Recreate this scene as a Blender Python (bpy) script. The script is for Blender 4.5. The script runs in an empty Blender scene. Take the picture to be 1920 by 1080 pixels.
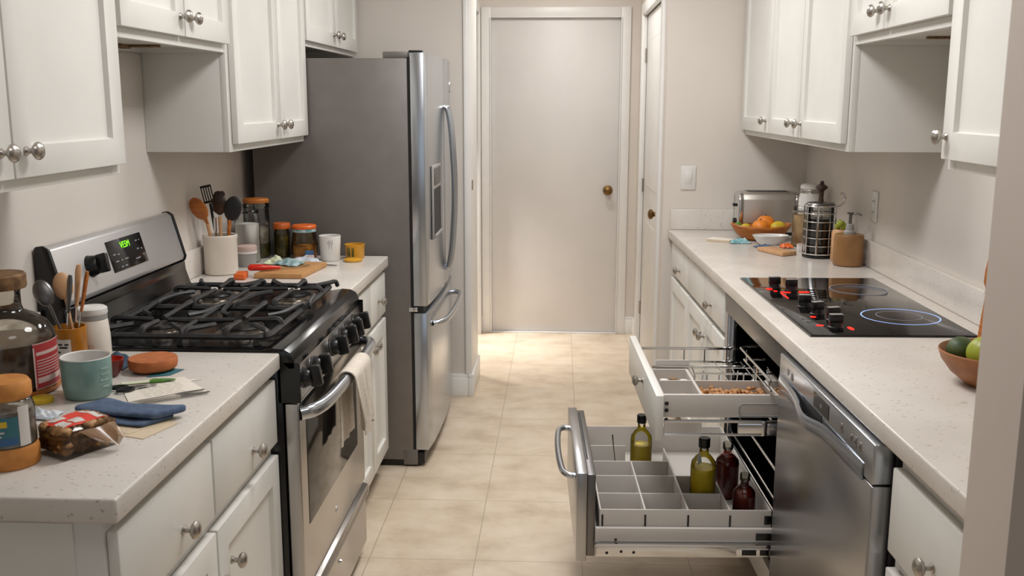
import bpy, bmesh, math, random
from mathutils import Vector, Matrix

RND = random.Random(11)
D = bpy.data
SC = bpy.context.scene
COL = SC.collection
PI = math.pi


# ------------------------------------------------------------------ colour / materials
def lin(c):
    return tuple(((v / 255) / 12.92 if v / 255 <= 0.04045 else ((v / 255 + 0.055) / 1.055) ** 2.4) for v in c)


def principled(name, col, rough=0.5, metal=0.0, **kw):
    m = D.materials.new(name)
    m.use_nodes = True
    nt = m.node_tree
    b = nt.nodes['Principled BSDF']
    c = lin(col) if max(col) > 1 else col
    b.inputs['Base Color'].default_value = (*c, 1)
    b.inputs['Roughness'].default_value = rough
    b.inputs['Metallic'].default_value = metal
    for k, v in kw.items():
        b.inputs[k.replace('_', ' ')].default_value = v
    return m


def nd(m, t, **kw):
    n = m.node_tree.nodes.new(t)
    for k, v in kw.items():
        if k in n.inputs:
            n.inputs[k].default_value = v
        else:
            setattr(n, k, v)
    return n


def lk(m, a, ao, b, bi):
    m.node_tree.links.new(a.outputs[ao], b.inputs[bi])


def ramp(m, stops):
    n = m.node_tree.nodes.new('ShaderNodeValToRGB')
    el = n.color_ramp.elements
    while len(el) < len(stops):
        el.new(0.5)
    for e, (p, c) in zip(el, stops):
        e.position = p
        e.color = (*(lin(c) if max(c) > 1 else c), 1)
    return n


def coords(m, scale=(1, 1, 1), world=True):
    if world:
        g = nd(m, 'ShaderNodeNewGeometry')
        o = 'Position'
    else:
        g = nd(m, 'ShaderNodeTexCoord')
        o = 'Object'
    mp = nd(m, 'ShaderNodeMapping')
    mp.inputs['Scale'].default_value = scale
    lk(m, g, o, mp, 'Vector')
    return mp


def mottle(name, c1, c2, scale=8, rough=0.5, bump=0.0, detail=4, metal=0.0, stretch=(1, 1, 1), lo=0.35, hi=0.65, **kw):
    """two-tone procedural noise surface"""
    m = principled(name, c1, rough, metal, **kw)
    b = m.node_tree.nodes['Principled BSDF']
    mp = coords(m, stretch)
    n = nd(m, 'ShaderNodeTexNoise', Scale=scale, Detail=detail)
    lk(m, mp, 'Vector', n, 'Vector')
    r = ramp(m, [(lo, c1), (hi, c2)])
    lk(m, n, 'Fac', r, 'Fac')
    lk(m, r, 'Color', b, 'Base Color')
    if bump:
        bp = nd(m, 'ShaderNodeBump', Strength=bump, Distance=0.002)
        lk(m, n, 'Fac', bp, 'Height')
        lk(m, bp, 'Normal', b, 'Normal')
    return m


def brushed(name, col, rough=0.3, stretch=(1, 1, 60), amt=0.02, metal=1.0):
    m = principled(name, col, rough, metal)
    b = m.node_tree.nodes['Principled BSDF']
    mp = coords(m, stretch)
    n = nd(m, 'ShaderNodeTexNoise', Scale=9.0, Detail=3.0)
    lk(m, mp, 'Vector', n, 'Vector')
    mr = nd(m, 'ShaderNodeMapRange')
    mr.inputs['To Min'].default_value = rough - amt / 2
    mr.inputs['To Max'].default_value = rough + amt / 2
    lk(m, n, 'Fac', mr, 'Value')
    lk(m, mr, 'Result', b, 'Roughness')
    return m


def thin_glass(name, tint=(0.92, 0.95, 0.94), haze=0.0):
    m = D.materials.new(name)
    m.use_nodes = True
    nt = m.node_tree
    nt.nodes.clear()
    out = nt.nodes.new('ShaderNodeOutputMaterial')
    tr = nt.nodes.new('ShaderNodeBsdfTransparent')
    tr.inputs['Color'].default_value = (*tint, 1)
    gl = nt.nodes.new('ShaderNodeBsdfGlossy')
    gl.inputs['Roughness'].default_value = 0.04
    fr = nt.nodes.new('ShaderNodeFresnel')
    fr.inputs['IOR'].default_value = 1.45
    mx = nt.nodes.new('ShaderNodeMixShader')
    nt.links.new(fr.outputs[0], mx.inputs[0])
    if haze:
        df = nt.nodes.new('ShaderNodeBsdfDiffuse')
        df.inputs['Color'].default_value = (0.30, 0.27, 0.21, 1)
        m2 = nt.nodes.new('ShaderNodeMixShader')
        m2.inputs[0].default_value = haze
        nt.links.new(tr.outputs[0], m2.inputs[1])
        nt.links.new(df.outputs[0], m2.inputs[2])
        nt.links.new(m2.outputs[0], mx.inputs[1])
    else:
        nt.links.new(tr.outputs[0], mx.inputs[1])
    nt.links.new(gl.outputs[0], mx.inputs[2])
    nt.links.new(mx.outputs[0], out.inputs['Surface'])
    return m


def emissive(name, col, s):
    m = principled(name, col, 0.4)
    b = m.node_tree.nodes['Principled BSDF']
    b.inputs['Emission Color'].default_value = (*lin(col), 1)
    b.inputs['Emission Strength'].default_value = s
    return m


M = {}
M['wall'] = mottle('wall_paint', (215, 207, 198), (219, 211, 202), 3, 0.75, 0.02)
M['wall_shade'] = mottle('wall_paint_shaded', (196, 184, 174), (200, 188, 178), 3, 0.75, 0.02)  # wall paint darkened: the near wall's shade is put into its colour
M['ceiling'] = mottle('ceiling_paint', (225, 221, 214), (230, 226, 219), 3, 0.8)
M['white'] = mottle('white_cabinet_paint', (222, 220, 214), (227, 225, 219), 5, 0.38)
M['trim'] = mottle('white_trim_paint', (228, 226, 222), (233, 231, 227), 5, 0.35)
M['door'] = mottle('door_paint', (216, 212, 208), (221, 217, 213), 3, 0.45)
M['nickel'] = principled('satin_nickel', (178, 172, 165), 0.3, 1.0)
M['toaster_steel'] = principled('toaster_steel', (206, 200, 192), 0.34, 0.85)
M['chrome'] = principled('chrome', (214, 214, 214), 0.12, 1.0)
M['steel'] = brushed('brushed_steel', (186, 183, 180), 0.27, (60, 1.2, 1.2))
M['steel_face'] = brushed('satin_steel_face', (206, 204, 203), 0.42, (1.2, 60, 1.2), 0.02, 0.75)
M['steel_v'] = brushed('brushed_steel_upright', (182, 182, 184), 0.26, (1.2, 60, 1.2))
M['steel_cool'] = brushed('steel_cool', (186, 190, 196), 0.24, (1.2, 60, 1.2))
M['steel_dark'] = brushed('steel_dark', (120, 118, 117), 0.34, (1, 1, 40))
M['steel_side'] = mottle('grey_metallic_side', (116, 111, 107), (121, 116, 112), 14, 0.42, 0.0, metal=0.35)
M['black'] = principled('black_enamel', (14, 14, 15), 0.18)
M['black_matte'] = principled('black_matte', (20, 20, 21), 0.55)
M['iron'] = mottle('cast_iron', (36, 36, 37), (50, 50, 51), 60, 0.48, 0.2)
M['burner'] = principled('burner_cap', (30, 29, 29), 0.35, 0.2)
M['burner_ring'] = principled('burner_ring', (168, 160, 150), 0.3, 1.0)
M['black_glass'] = principled('black_glass', (7, 7, 8), 0.05, 0.0, IOR=1.5)
M['oven_glass'] = principled('oven_window_glass', (38, 34, 31), 0.09, 0.0, IOR=1.5)
M['plastic_black'] = principled('black_plastic', (12, 12, 13), 0.32)
M['plastic_grey'] = principled('grey_plastic', (150, 147, 143), 0.45)
M['organizer'] = principled('organizer_plastic', (198, 192, 185), 0.45)
M['organizer_in'] = principled('organizer_inside', (176, 169, 162), 0.5)
M['ceramic'] = mottle('white_ceramic', (222, 214, 202), (216, 207, 194), 20, 0.35)
M['ceramic_white'] = principled('ceramic_white', (222, 219, 214), 0.3)
M['teal'] = mottle('teal_glaze', (124, 153, 147), (112, 141, 136), 26, 0.3)
M['mustard'] = mottle('mustard_glaze', (188, 122, 30), (168, 104, 22), 20, 0.35)
M['red_glaze'] = principled('red_glaze', (190, 44, 24), 0.3)
M['dark_red'] = principled('dark_red_glaze', (96, 30, 26), 0.35)
M['terracotta'] = mottle('terracotta', (180, 104, 54), (164, 90, 44), 40, 0.7, 0.1)
M['cork'] = mottle('cork_wood', (206, 138, 66), (188, 120, 54), 50, 0.65, 0.1)
M['cork_dark'] = mottle('cork_dark', (138, 104, 66), (92, 64, 40), 50, 0.7, 0.1)
M['wood'] = mottle('pale_wood', (198, 150, 98), (178, 128, 78), 14, 0.5, 0.05, stretch=(1, 9, 1))
M['wood_tan'] = mottle('tan_wood', (204, 160, 118), (190, 144, 102), 14, 0.5, 0.05, stretch=(1, 9, 1))
M['wood_warm'] = mottle('orange_wood', (186, 110, 42), (160, 90, 32), 18, 0.45, 0.05, stretch=(1, 1, 6))
M['wood_dark'] = mottle('dark_wood', (72, 46, 26), (48, 30, 18), 18, 0.45, 0.05)
M['bowl_wood'] = mottle('bowl_wood', (166, 108, 62), (140, 86, 46), 22, 0.5, 0.08)
M['orange_lid'] = principled('orange_lid', (222, 104, 40), 0.4)
M['orange_lid_dark'] = principled('burnt_orange_lid', (190, 92, 30), 0.45)
M['glass'] = thin_glass('clear_glass', (0.96, 0.97, 0.96))
M['glass_smoke'] = thin_glass('smoky_glass', (0.90, 0.88, 0.82), 0.06)
M['glass_amber'] = thin_glass('amber_glass', (0.92, 0.84, 0.68))
M['liquid_dark'] = mottle('dark_amber_liquid', (110, 66, 22), (52, 30, 13), 5, 0.12, stretch=(1, 1, 2.5))
M['oil'] = principled('olive_oil', (236, 206, 40), 0.12)
M['red_liquid'] = mottle('dark_red_liquid', (138, 40, 22), (96, 24, 14), 12, 0.12)
M['flour'] = mottle('white_powder', (236, 232, 227), (228, 224, 218), 30, 0.85, 0.2)
M['pickle'] = mottle('green_preserve', (112, 104, 40), (66, 66, 26), 40, 0.5, 0.3)
M['grain'] = mottle('pale_grain', (196, 186, 172), (150, 138, 122), 60, 0.7, 0.4)
M['pasta'] = mottle('golden_pasta', (228, 172, 84), (168, 114, 48), 34, 0.6, 0.5)
M['amber_fill'] = mottle('amber_fill', (120, 84, 30), (80, 56, 20), 30, 0.5, 0.2)
M['paper'] = mottle('white_paper', (226, 218, 206), (218, 209, 196), 10, 0.8)
M['kraft'] = mottle('cream_paper', (216, 198, 170), (204, 184, 154), 12, 0.8)
M['ink'] = principled('grey_ink', (168, 160, 150), 0.8)
M['denim'] = mottle('blue_cloth', (86, 104, 130), (72, 88, 114), 60, 0.9, 0.3)
M['blue_cloth_dark'] = mottle('slate_blue_cloth', (60, 82, 98), (44, 62, 78), 60, 0.9, 0.3)
M['linen'] = mottle('cream_linen', (224, 214, 200), (212, 201, 186), 90, 0.9, 0.3)
M['label_red'] = principled('red_label', (158, 44, 46), 0.5)
M['label_pale'] = principled('pale_label', (196, 170, 162), 0.5)
M['label_white'] = principled('white_label', (218, 212, 206), 0.5)
M['label_teal'] = principled('teal_label', (58, 112, 122), 0.5)
M['label_yellow'] = principled('yellow_label', (216, 182, 44), 0.5)
M['label_blue'] = principled('blue_label', (58, 98, 140), 0.5)
M['red_plastic'] = principled('red_plastic', (206, 40, 22), 0.3)
M['bright_red'] = principled('bright_red_print', (222, 58, 40), 0.45)
M['walnut'] = mottle('walnut_brown', (186, 140, 88), (112, 74, 40), 55, 0.55, 0.6)
M['film'] = thin_glass('clear_film', (0.86, 0.84, 0.80))
M['film_tan'] = principled('tan_film', (150, 116, 86), 0.2, 0.0, Alpha=0.75)
M['film_blue'] = mottle('printed_film', (190, 206, 208), (96, 146, 150), 60, 0.35, 0.3)
M['film_white'] = mottle('printed_white_film', (220, 222, 224), (172, 186, 202), 50, 0.35, 0.3)
M['yellow'] = mottle('yellow_tin', (212, 158, 48), (196, 140, 38), 20, 0.4)
M['green'] = mottle('leaf_green', (92, 142, 48), (64, 112, 34), 50, 0.5)
M['pale_green'] = principled('pale_green', (206, 214, 180), 0.5)
M['orange_skin'] = mottle('orange_skin', (232, 140, 38), (222, 122, 30), 60, 0.45, 0.25)
M['lemon'] = mottle('lemon_skin', (212, 186, 46), (196, 168, 40), 60, 0.45, 0.2)
M['lime'] = mottle('green_fruit_skin', (160, 166, 50), (140, 150, 42), 16, 0.4, 0.05)
M['avocado'] = mottle('dark_green_skin', (78, 92, 50), (58, 74, 42), 40, 0.5, 0.2)
M['brown_glass'] = mottle('brown_bottle', (150, 108, 64), (130, 92, 52), 8, 0.3)
M['tan_fill'] = mottle('tan_fill', (222, 190, 146), (206, 172, 128), 20, 0.5)
M['crumble'] = mottle('brown_crumble', (206, 156, 106), (140, 92, 52), 90, 0.85, 0.8)
M['brass'] = principled('aged_brass', (128, 98, 58), 0.35, 1.0)
M['display'] = principled('display_black', (16, 16, 18), 0.12)
M['led_green'] = emissive('green_digits', (110, 200, 30), 1.6)
M['led_red'] = emissive('red_light', (255, 26, 18), 2.2)
M['ring_blue'] = emissive('pale_blue_ring', (150, 180, 240), 0.75)
M['ring_grey'] = principled('grey_ring', (170, 174, 190), 0.4)
M['mark_grey'] = principled('grey_marks', (140, 140, 142), 0.5)
M['rubber'] = principled('dark_rubber', (26, 25, 25), 0.7)
M['teal_print'] = mottle('teal_printed_cloth', (40, 140, 158), (178, 206, 200), 70, 0.8, 0.2)


def quartz():
    m = principled('quartz_counter', (212, 205, 196), 0.25)
    b = m.node_tree.nodes['Principled BSDF']
    mp = coords(m, (1, 1, 1))
    n0 = nd(m, 'ShaderNodeTexNoise', Scale=5.0, Detail=3.0)
    lk(m, mp, 'Vector', n0, 'Vector')
    r0 = ramp(m, [(0.35, (209, 202, 193)), (0.65, (219, 212, 204))])
    lk(m, n0, 'Fac', r0, 'Fac')
    # dark short flecks
    wv = nd(m, 'ShaderNodeTexNoise', Scale=14.0, Detail=2.0)
    lk(m, mp, 'Vector', wv, 'Vector')
    ad = nd(m, 'ShaderNodeVectorMath', operation='MULTIPLY_ADD')
    lk(m, wv, 'Color', ad, 0)
    ad.inputs[1].default_value = (0.05, 0.05, 0.05)
    lk(m, mp, 'Vector', ad, 2)
    mp2 = nd(m, 'ShaderNodeMapping')
    mp2.inputs['Scale'].default_value = (60, 105, 80)
    mp2.inputs['Rotation'].default_value = (0, 0, 0.35)
    lk(m, ad, 'Vector', mp2, 'Vector')
    v = nd(m, 'ShaderNodeTexVoronoi', Scale=1.0)
    lk(m, mp2, 'Vector', v, 'Vector')
    rv = ramp(m, [(0.0, (0.75, 0.75, 0.75)), (0.12, (0.65, 0.65, 0.65)), (0.26, (0, 0, 0))])
    lk(m, v, 'Distance', rv, 'Fac')
    # only keep some of the flecks
    nk = nd(m, 'ShaderNodeSeparateColor')
    lk(m, v, 'Color', nk, 'Color')
    gt = nd(m, 'ShaderNodeMath', operation='GREATER_THAN')
    gt.inputs[1].default_value = 0.55
    lk(m, nk, 'Red', gt, 0)
    mul = nd(m, 'ShaderNodeMath', operation='MULTIPLY')
    lk(m, rv, 'Color', mul, 0)
    lk(m, gt, 'Value', mul, 1)
    mx = nd(m, 'ShaderNodeMix', data_type='RGBA')
    lk(m, mul, 'Value', mx, 'Factor')
    lk(m, r0, 'Color', mx, 6)
    mx.inputs[7].default_value = (*lin((148, 136, 124)), 1)
    lk(m, mx, 2, b, 'Base Color')
    return m


M['quartz'] = quartz()


def floor_mat():
    m = principled('beige_tile', (200, 182, 158), 0.3)
    b = m.node_tree.nodes['Principled BSDF']
    mp = coords(m, (1, 1, 1))
    mpo = nd(m, 'ShaderNodeMapping')
    mpo.inputs['Location'].default_value = (0.27 + 0.36 * 10, -3.094 + 0.508 * 20, 0)
    lk(m, mp, 'Vector', mpo, 'Vector')
    br = nd(m, 'ShaderNodeTexBrick', offset=0.0, offset_frequency=1, squash=1.0)
    br.inputs['Scale'].default_value = 1.0
    br.inputs['Mortar Size'].default_value = 0.0022
    br.inputs['Mortar Smooth'].default_value = 0.6
    br.inputs['Brick Width'].default_value = 0.36
    br.inputs['Row Height'].default_value = 0.508
    br.inputs['Color1'].default_value = (0.44, 0.44, 0.44, 1)
    br.inputs['Color2'].default_value = (0.56, 0.56, 0.56, 1)
    lk(m, mpo, 'Vector', br, 'Vector')
    n = nd(m, 'ShaderNodeTexNoise', Scale=5.0, Detail=9.0, Roughness=0.62)
    mps = nd(m, 'ShaderNodeMapping')
    mps.inputs['Scale'].default_value = (1.0, 1.35, 1)
    lk(m, mp, 'Vector', mps, 'Vector')
    lk(m, mps, 'Vector', n, 'Vector')
    r = ramp(m, [(0.30, (194, 174, 150)), (0.5, (216, 198, 174)), (0.70, (228, 213, 192))])
    lk(m, n, 'Fac', r, 'Fac')
    mt = nd(m, 'ShaderNodeMix', data_type='RGBA', blend_type='OVERLAY')
    mt.inputs['Factor'].default_value = 0.35
    lk(m, r, 'Color', mt, 6)
    lk(m, br, 'Color', mt, 7)
    mx = nd(m, 'ShaderNodeMix', data_type='RGBA')
    lk(m, br, 'Fac', mx, 'Factor')
    lk(m, mt, 2, mx, 6)
    mx.inputs[7].default_value = (*lin((178, 162, 142)), 1)
    lk(m, mx, 2, b, 'Base Color')
    bp = nd(m, 'ShaderNodeBump', Strength=0.12, Distance=0.002, invert=True)
    lk(m, br, 'Fac', bp, 'Height')
    lk(m, bp, 'Normal', b, 'Normal')
    return m


M['floor'] = floor_mat()

# ------------------------------------------------------------------ mesh builder
FR = Matrix.Translation((0.641, 1.48, 0)) @ Matrix.Rotation(math.radians(1.931), 4, 'Z') @ Matrix.Translation((0, -1.48, 0))


class B:
    def __init__(s):
        s.bm = bmesh.new()

    def _add(s, bm2, mi=0):
        if mi:
            for f in bm2.faces:
                f.material_index = mi
        me = D.meshes.new('tmp')
        bm2.to_mesh(me)
        bm2.free()
        s.bm.from_mesh(me)
        D.meshes.remove(me)
        return s

    def box(s, x0, x1, y0, y1, z0, z1, bev=0.0, seg=2, mi=0, rot=None):
        b = bmesh.new()
        bmesh.ops.create_cube(b, size=1)
        for v in b.verts:
            v.co = Vector(((x0 + x1) / 2 + v.co.x * (x1 - x0), (y0 + y1) / 2 + v.co.y * (y1 - y0), (z0 + z1) / 2 + v.co.z * (z1 - z0)))
        if bev:
            bmesh.ops.bevel(b, geom=b.edges[:], offset=bev, segments=seg, affect='EDGES', profile=0.5)
        if rot:
            b.transform(rot)
        bmesh.ops.recalc_face_normals(b, faces=b.faces)
        return s._add(b, mi)

    def prism(s, pts, lo, hi, axis='z', bev=0.0, seg=2, mi=0):
        b = bmesh.new()

        def mk(p, h):
            if axis == 'z':
                return (p[0], p[1], h)
            if axis == 'y':
                return (p[0], h, p[1])
            return (h, p[0], p[1])
        a = [b.verts.new(mk(p, lo)) for p in pts]
        c = [b.verts.new(mk(p, hi)) for p in pts]
        b.faces.new(a)
        b.faces.new(c[::-1])
        n = len(pts)
        for i in range(n):
            b.faces.new((a[i], c[i], c[(i + 1) % n], a[(i + 1) % n]))
        bmesh.ops.recalc_face_normals(b, faces=b.faces)
        if bev:
            bmesh.ops.bevel(b, geom=b.edges[:], offset=bev, segments=seg, affect='EDGES', profile=0.5)
        return s._add(b, mi)

    def lathe(s, prof, c=(0, 0, 0), n=32, axis=(0, 0, 1), mi=0, sx=1.0, sy=1.0, a0=0.0, a1=None):
        """prof: (radius, height) list; radius 0 at an end closes it"""
        b = bmesh.new()
        ax = Vector(axis).normalized()
        u = ax.orthogonal().normalized() if abs(ax.z) < 0.99 else Vector((1, 0, 0))
        w = ax.cross(u)
        c = Vector(c)
        full = a1 is None
        k = n if full else n + 1
        rings = []
        for r, h in prof:
            if r < 1e-6:
                rings.append([b.verts.new(c + ax * h)])
            else:
                ring = []
                for i in range(k):
                    t = a0 + (2 * PI if full else (a1 - a0)) * i / n
                    ring.append(b.verts.new(c + ax * h + u * (r * sx * math.cos(t)) + w * (r * sy * math.sin(t))))
                rings.append(ring)
        for p, q in zip(rings, rings[1:]):
            for i in range(n):
                j = (i + 1) % k
                if len(p) == 1 and len(q) == 1:
                    continue
                if len(p) == 1:
                    b.faces.new((p[0], q[i], q[j]))
                elif len(q) == 1:
                    b.faces.new((p[i], p[j], q[0]))
                else:
                    b.faces.new((p[i], p[j], q[j], q[i]))
        bmesh.ops.recalc_face_normals(b, faces=b.faces)
        return s._add(b, mi)

    def tube(s, pts, r, n=8, closed=False, mi=0, flat=1.0):
        """swept round bar; r may be a list of radii; flat squashes the section along its second axis"""
        pts = [Vector(p) for p in pts]
        m = len(pts)
        rs = r if isinstance(r, (list, tuple)) else [r] * m
        b = bmesh.new()
        rings = []
        up = None
        for i in range(m):
            if closed:
                t = (pts[(i + 1) % m] - pts[i - 1])
            else:
                t = pts[min(i + 1, m - 1)] - pts[max(i - 1, 0)]
            t.normalize()
            if up is None:
                u = Vector((0, 0, 1)).cross(t)
                if u.length < 1e-3:
                    u = Vector((1, 0, 0))
                u.normalize()
            else:
                u = up - t * up.dot(t)
                u.normalize()
            up = u
            w = t.cross(u)
            rings.append([b.verts.new(pts[i] + u * (rs[i] * math.cos(2 * PI * k / n)) + w * (rs[i] * flat * math.sin(2 * PI * k / n))) for k in range(n)])
        for i in range(m if closed else m - 1):
            p, q = rings[i], rings[(i + 1) % m]
            for k in range(n):
                b.faces.new((p[k], p[(k + 1) % n], q[(k + 1) % n], q[k]))
        if not closed:
            b.faces.new(rings[0][::-1])
            b.faces.new(rings[-1])
        bmesh.ops.recalc_face_normals(b, faces=b.faces)
        return s._add(b, mi)

    def ball(s, c, r, n=16, mi=0, squash=(1, 1, 1), fn=None, rot=None):
        b = bmesh.new()
        bmesh.ops.create_uvsphere(b, u_segments=n, v_segments=max(6, n * 2 // 3), radius=1)
        for v in b.verts:
            p = v.co.copy()
            k = fn(p) if fn else 1.0
            v.co = Vector((p.x * r * squash[0] * k, p.y * r * squash[1] * k, p.z * r * squash[2] * k))
        if rot:
            b.transform(rot)
        for v in b.verts:
            v.co += Vector(c)
        return s._add(b, mi)

    def sheet(s, fn, nu, nv, thick=0.0, mi=0, closeu=False):
        b = bmesh.new()
        g = [[b.verts.new(fn(i / nu, j / nv)) for j in range(nv + 1)] for i in range(nu + 1)]
        for i in range(nu):
            for j in range(nv):
                b.faces.new((g[i][j], g[i + 1][j], g[i + 1][j + 1], g[i][j + 1]))
        bmesh.ops.recalc_face_normals(b, faces=b.faces)
        if thick:
            b.normal_update()
            cp = [[b.verts.new(v.co - v.normal * thick) for v in row] for row in g]
            for i in range(nu):
                for j in range(nv):
                    b.faces.new((cp[i][j], cp[i][j + 1], cp[i + 1][j + 1], cp[i + 1][j]))
            for i in range(nu):
                for j in (0, nv):
                    b.faces.new((g[i][j], g[i + 1][j], cp[i + 1][j], cp[i][j]))
            for j in range(nv):
                for i in (0, nu):
                    b.faces.new((g[i][j], g[i][j + 1], cp[i][j + 1], cp[i][j]))
            bmesh.ops.recalc_face_normals(b, faces=b.faces)
        return s._add(b, mi)

    def shaker(s, face, sgn, a0, a1, z0, z1, t=0.02, fr=0.057, rec=0.011, mi=0):
        """cabinet door: frame round a sunken panel; front at x=face, looking along sgn*x"""
        b = bmesh.new()
        bmesh.ops.create_cube(b, size=1)
        xb = face - sgn * t
        for v in b.verts:
            v.co = Vector(((face + xb) / 2 + v.co.x * t, (a0 + a1) / 2 + v.co.y * (a1 - a0), (z0 + z1) / 2 + v.co.z * (z1 - z0)))
        bmesh.ops.bevel(b, geom=b.edges[:], offset=0.0025, segments=2, affect='EDGES', profile=0.5)
        bmesh.ops.recalc_face_normals(b, faces=b.faces)
        fs = sorted([f for f in b.faces if f.normal.x * sgn > 0.9], key=lambda f: -f.calc_area())
        f = fs[0]
        bmesh.ops.inset_region(b, faces=[f], thickness=fr, use_even_offset=True)
        bmesh.ops.inset_region(b, faces=[f], thickness=0.003, use_even_offset=True)
        for v in f.verts:
            v.co.x -= sgn * rec
        return s._add(b, mi)

    def slab(s, face, sgn, a0, a1, z0, z1, t=0.02, bev=0.004, mi=0):
        x0, x1 = sorted((face, face - sgn * t))
        return s.box(x0, x1, a0, a1, z0, z1, bev, 2, mi)


def wmat(o):
    m = o.matrix_basis.copy()
    p = o.parent
    while p:
        m = p.matrix_basis @ m
        p = p.parent
    return m


def props(o, label=None, cat=None, group=None, kind=None):
    if label:
        o['label'] = label
    if cat:
        o['category'] = cat
    if group:
        o['group'] = group
    if kind:
        o['kind'] = kind
    return o


def thing(name, label, cat, loc=(0, 0, 0), rz=0.0, group=None, frame=None):
    o = D.objects.new(name, None)
    o.empty_display_size = 0.05
    COL.objects.link(o)
    m = Matrix.Translation(loc) @ Matrix.Rotation(rz, 4, 'Z')
    o.matrix_basis = (frame @ m) if frame else m
    return props(o, label, cat, group)


def obj(name, b, mats, parent=None, space='L', label=None, cat=None, group=None, kind=None, angle=38, loc=None):
    """link a builder as ONE mesh object.  space: 'L' parent's own frame, 'W' world, 'F' right-hand run"""
    me = D.meshes.new(name)
    b.bm.to_mesh(me)
    b.bm.free()
    if not isinstance(mats, (list, tuple)):
        mats = [mats]
    for m in mats:
        me.materials.append(M[m] if isinstance(m, str) else m)
    for p in me.polygons:
        p.use_smooth = True
    me.set_sharp_from_angle(angle=math.radians(angle))
    o = D.objects.new(name, me)
    COL.objects.link(o)
    if parent is not None:
        o.parent = parent
        pw = wmat(parent)
        if space == 'W':
            me.transform(pw.inverted())
        elif space == 'F':
            me.transform(pw.inverted() @ FR)
    else:
        if space == 'F':
            me.transform(FR)
        if loc is not None:
            o.location = loc
        elif space != 'L':
            xs = [v.co for v in me.vertices]
            c = Vector(((min(v.x for v in xs) + max(v.x for v in xs)) / 2, (min(v.y for v in xs) + max(v.y for v in xs)) / 2, min(v.z for v in xs)))
            me.transform(Matrix.Translation(-c))
            o.location = c
    return props(o, label, cat, group, kind)


def struct(name, b, mat, parent=None):
    return obj(name, b, mat, parent, 'W', kind='structure' if parent is None else None)


def dup(root, loc=None, rz=None, label=None, group=None, frame=None, parent=None):
    """a copy of a thing with copies of its parts and sub-parts"""
    c = root.copy()
    COL.objects.link(c)
    if parent is not None:
        c.parent = parent
    if loc is not None:
        m = Matrix.Translation(loc) @ Matrix.Rotation(rz or 0.0, 4, 'Z')
        c.matrix_basis = (frame @ m) if frame else m
    if label:
        c['label'] = label
    if group:
        c['group'] = group
    for ch in list(root.children):
        dup(ch, parent=c)
    return c


def letters(txt, size, mat, parent, mtx, name='lettering', depth=0.0003):
    cu = D.curves.new('txt', 'FONT')
    cu.body = txt
    cu.size = size
    cu.extrude = depth
    cu.align_x = 'CENTER'
    cu.align_y = 'CENTER'
    t = D.objects.new('txt', cu)
    COL.objects.link(t)
    dg = bpy.context.evaluated_depsgraph_get()
    me = D.meshes.new_from_object(t.evaluated_get(dg))
    D.objects.remove(t)
    me.name = name
    me.transform(mtx)
    me.materials.clear()
    me.materials.append(M[mat])
    o = D.objects.new(name, me)
    COL.objects.link(o)
    o.parent = parent
    return o


def arc(c, r, a0, a1, n, plane='xy'):
    out = []
    for i in range(n + 1):
        t = a0 + (a1 - a0) * i / n
        p, q = r * math.cos(t), r * math.sin(t)
        if plane == 'xy':
            out.append((c[0] + p, c[1] + q, c[2]))
        elif plane == 'xz':
            out.append((c[0] + p, c[1], c[2] + q))
        else:
            out.append((c[0], c[1] + p, c[2] + q))
    return out


def spline(pts, k=6):
    """Catmull-Rom through pts"""
    P = [Vector(p) for p in pts]
    P = [P[0] * 2 - P[1]] + P + [P[-1] * 2 - P[-2]]
    out = []
    for i in range(1, len(P) - 2):
        for j in range(k):
            t = j / k
            a, b_, c, d = P[i - 1], P[i], P[i + 1], P[i + 2]
            out.append(0.5 * ((2 * b_) + (c - a) * t + (2 * a - 5 * b_ + 4 * c - d) * t * t + (3 * b_ - a - 3 * c + d) * t ** 3))
    out.append(P[-2])
    return out


def face_q(d, ny=(0, 1, 0)):
    """rotation whose z follows d and whose thin axis stays near ny"""
    d = Vector(d).normalized()
    y = Vector(ny)
    y = (y - d * y.dot(d)).normalized()
    x = y.cross(d)
    m = Matrix.Identity(4)
    for i in range(3):
        m[i][0], m[i][1], m[i][2] = x[i], y[i], d[i]
    return m


KNOB = [(0.0, 0.0), (0.009, 0.0), (0.009, 0.002), (0.0055, 0.006), (0.0055, 0.014), (0.0115, 0.0165), (0.0165, 0.021), (0.0172, 0.025), (0.014, 0.030), (0.0075, 0.033), (0.0, 0.034)]


def knob(parent, x, y, z, sgn, space):
    b = B()
    b.lathe(KNOB, (x, y, z), 20, (sgn, 0, 0))
    return obj('knob', b, 'nickel', parent, space)

# ================================================================== THE SETTING
def wall(name, *boxes, mat='wall'):
    b = B()
    for q in boxes:
        b.box(*q)
    return struct(name, b, mat)


struct('floor', B().box(-2.3, 2.1, -2.7, 6.7, -0.06, 0.0), 'floor')
struct('ceiling', B().box(-2.3, 2.1, -2.7, 6.7, 2.44, 2.5), 'ceiling')
wall('wall_left', (-1.40, -1.285, -2.6, 5.0, 0, 2.44))
wall('wall_left_end', (-2.2, -0.460, 5.0, 5.38, 0, 2.44))
wall('wall_left_hall', (-0.64, -0.52, 6.40, 6.467, 0, 2.44), (-0.64, -0.52, 5.38, 6.40, 2.08, 2.44))
wall('wall_left_far', (-2.3, -2.2, 5.0, 6.6, 0, 2.44))
wall('wall_back', (-2.2, -0.445, 6.467, 6.6, 0, 2.44), (0.386, 0.62, 6.467, 6.6, 0, 2.44), (-0.445, 0.386, 6.467, 6.6, 2.052, 2.44))
wall('wall_right_hall', (0.505, 0.62, 4.92, 5.0, 0, 2.44), (0.505, 0.62, 6.15, 6.467, 0, 2.44), (0.505, 0.62, 5.0, 6.15, 2.05, 2.44), (0.56, 0.62, 5.0, 6.15, 0, 2.05))
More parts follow.
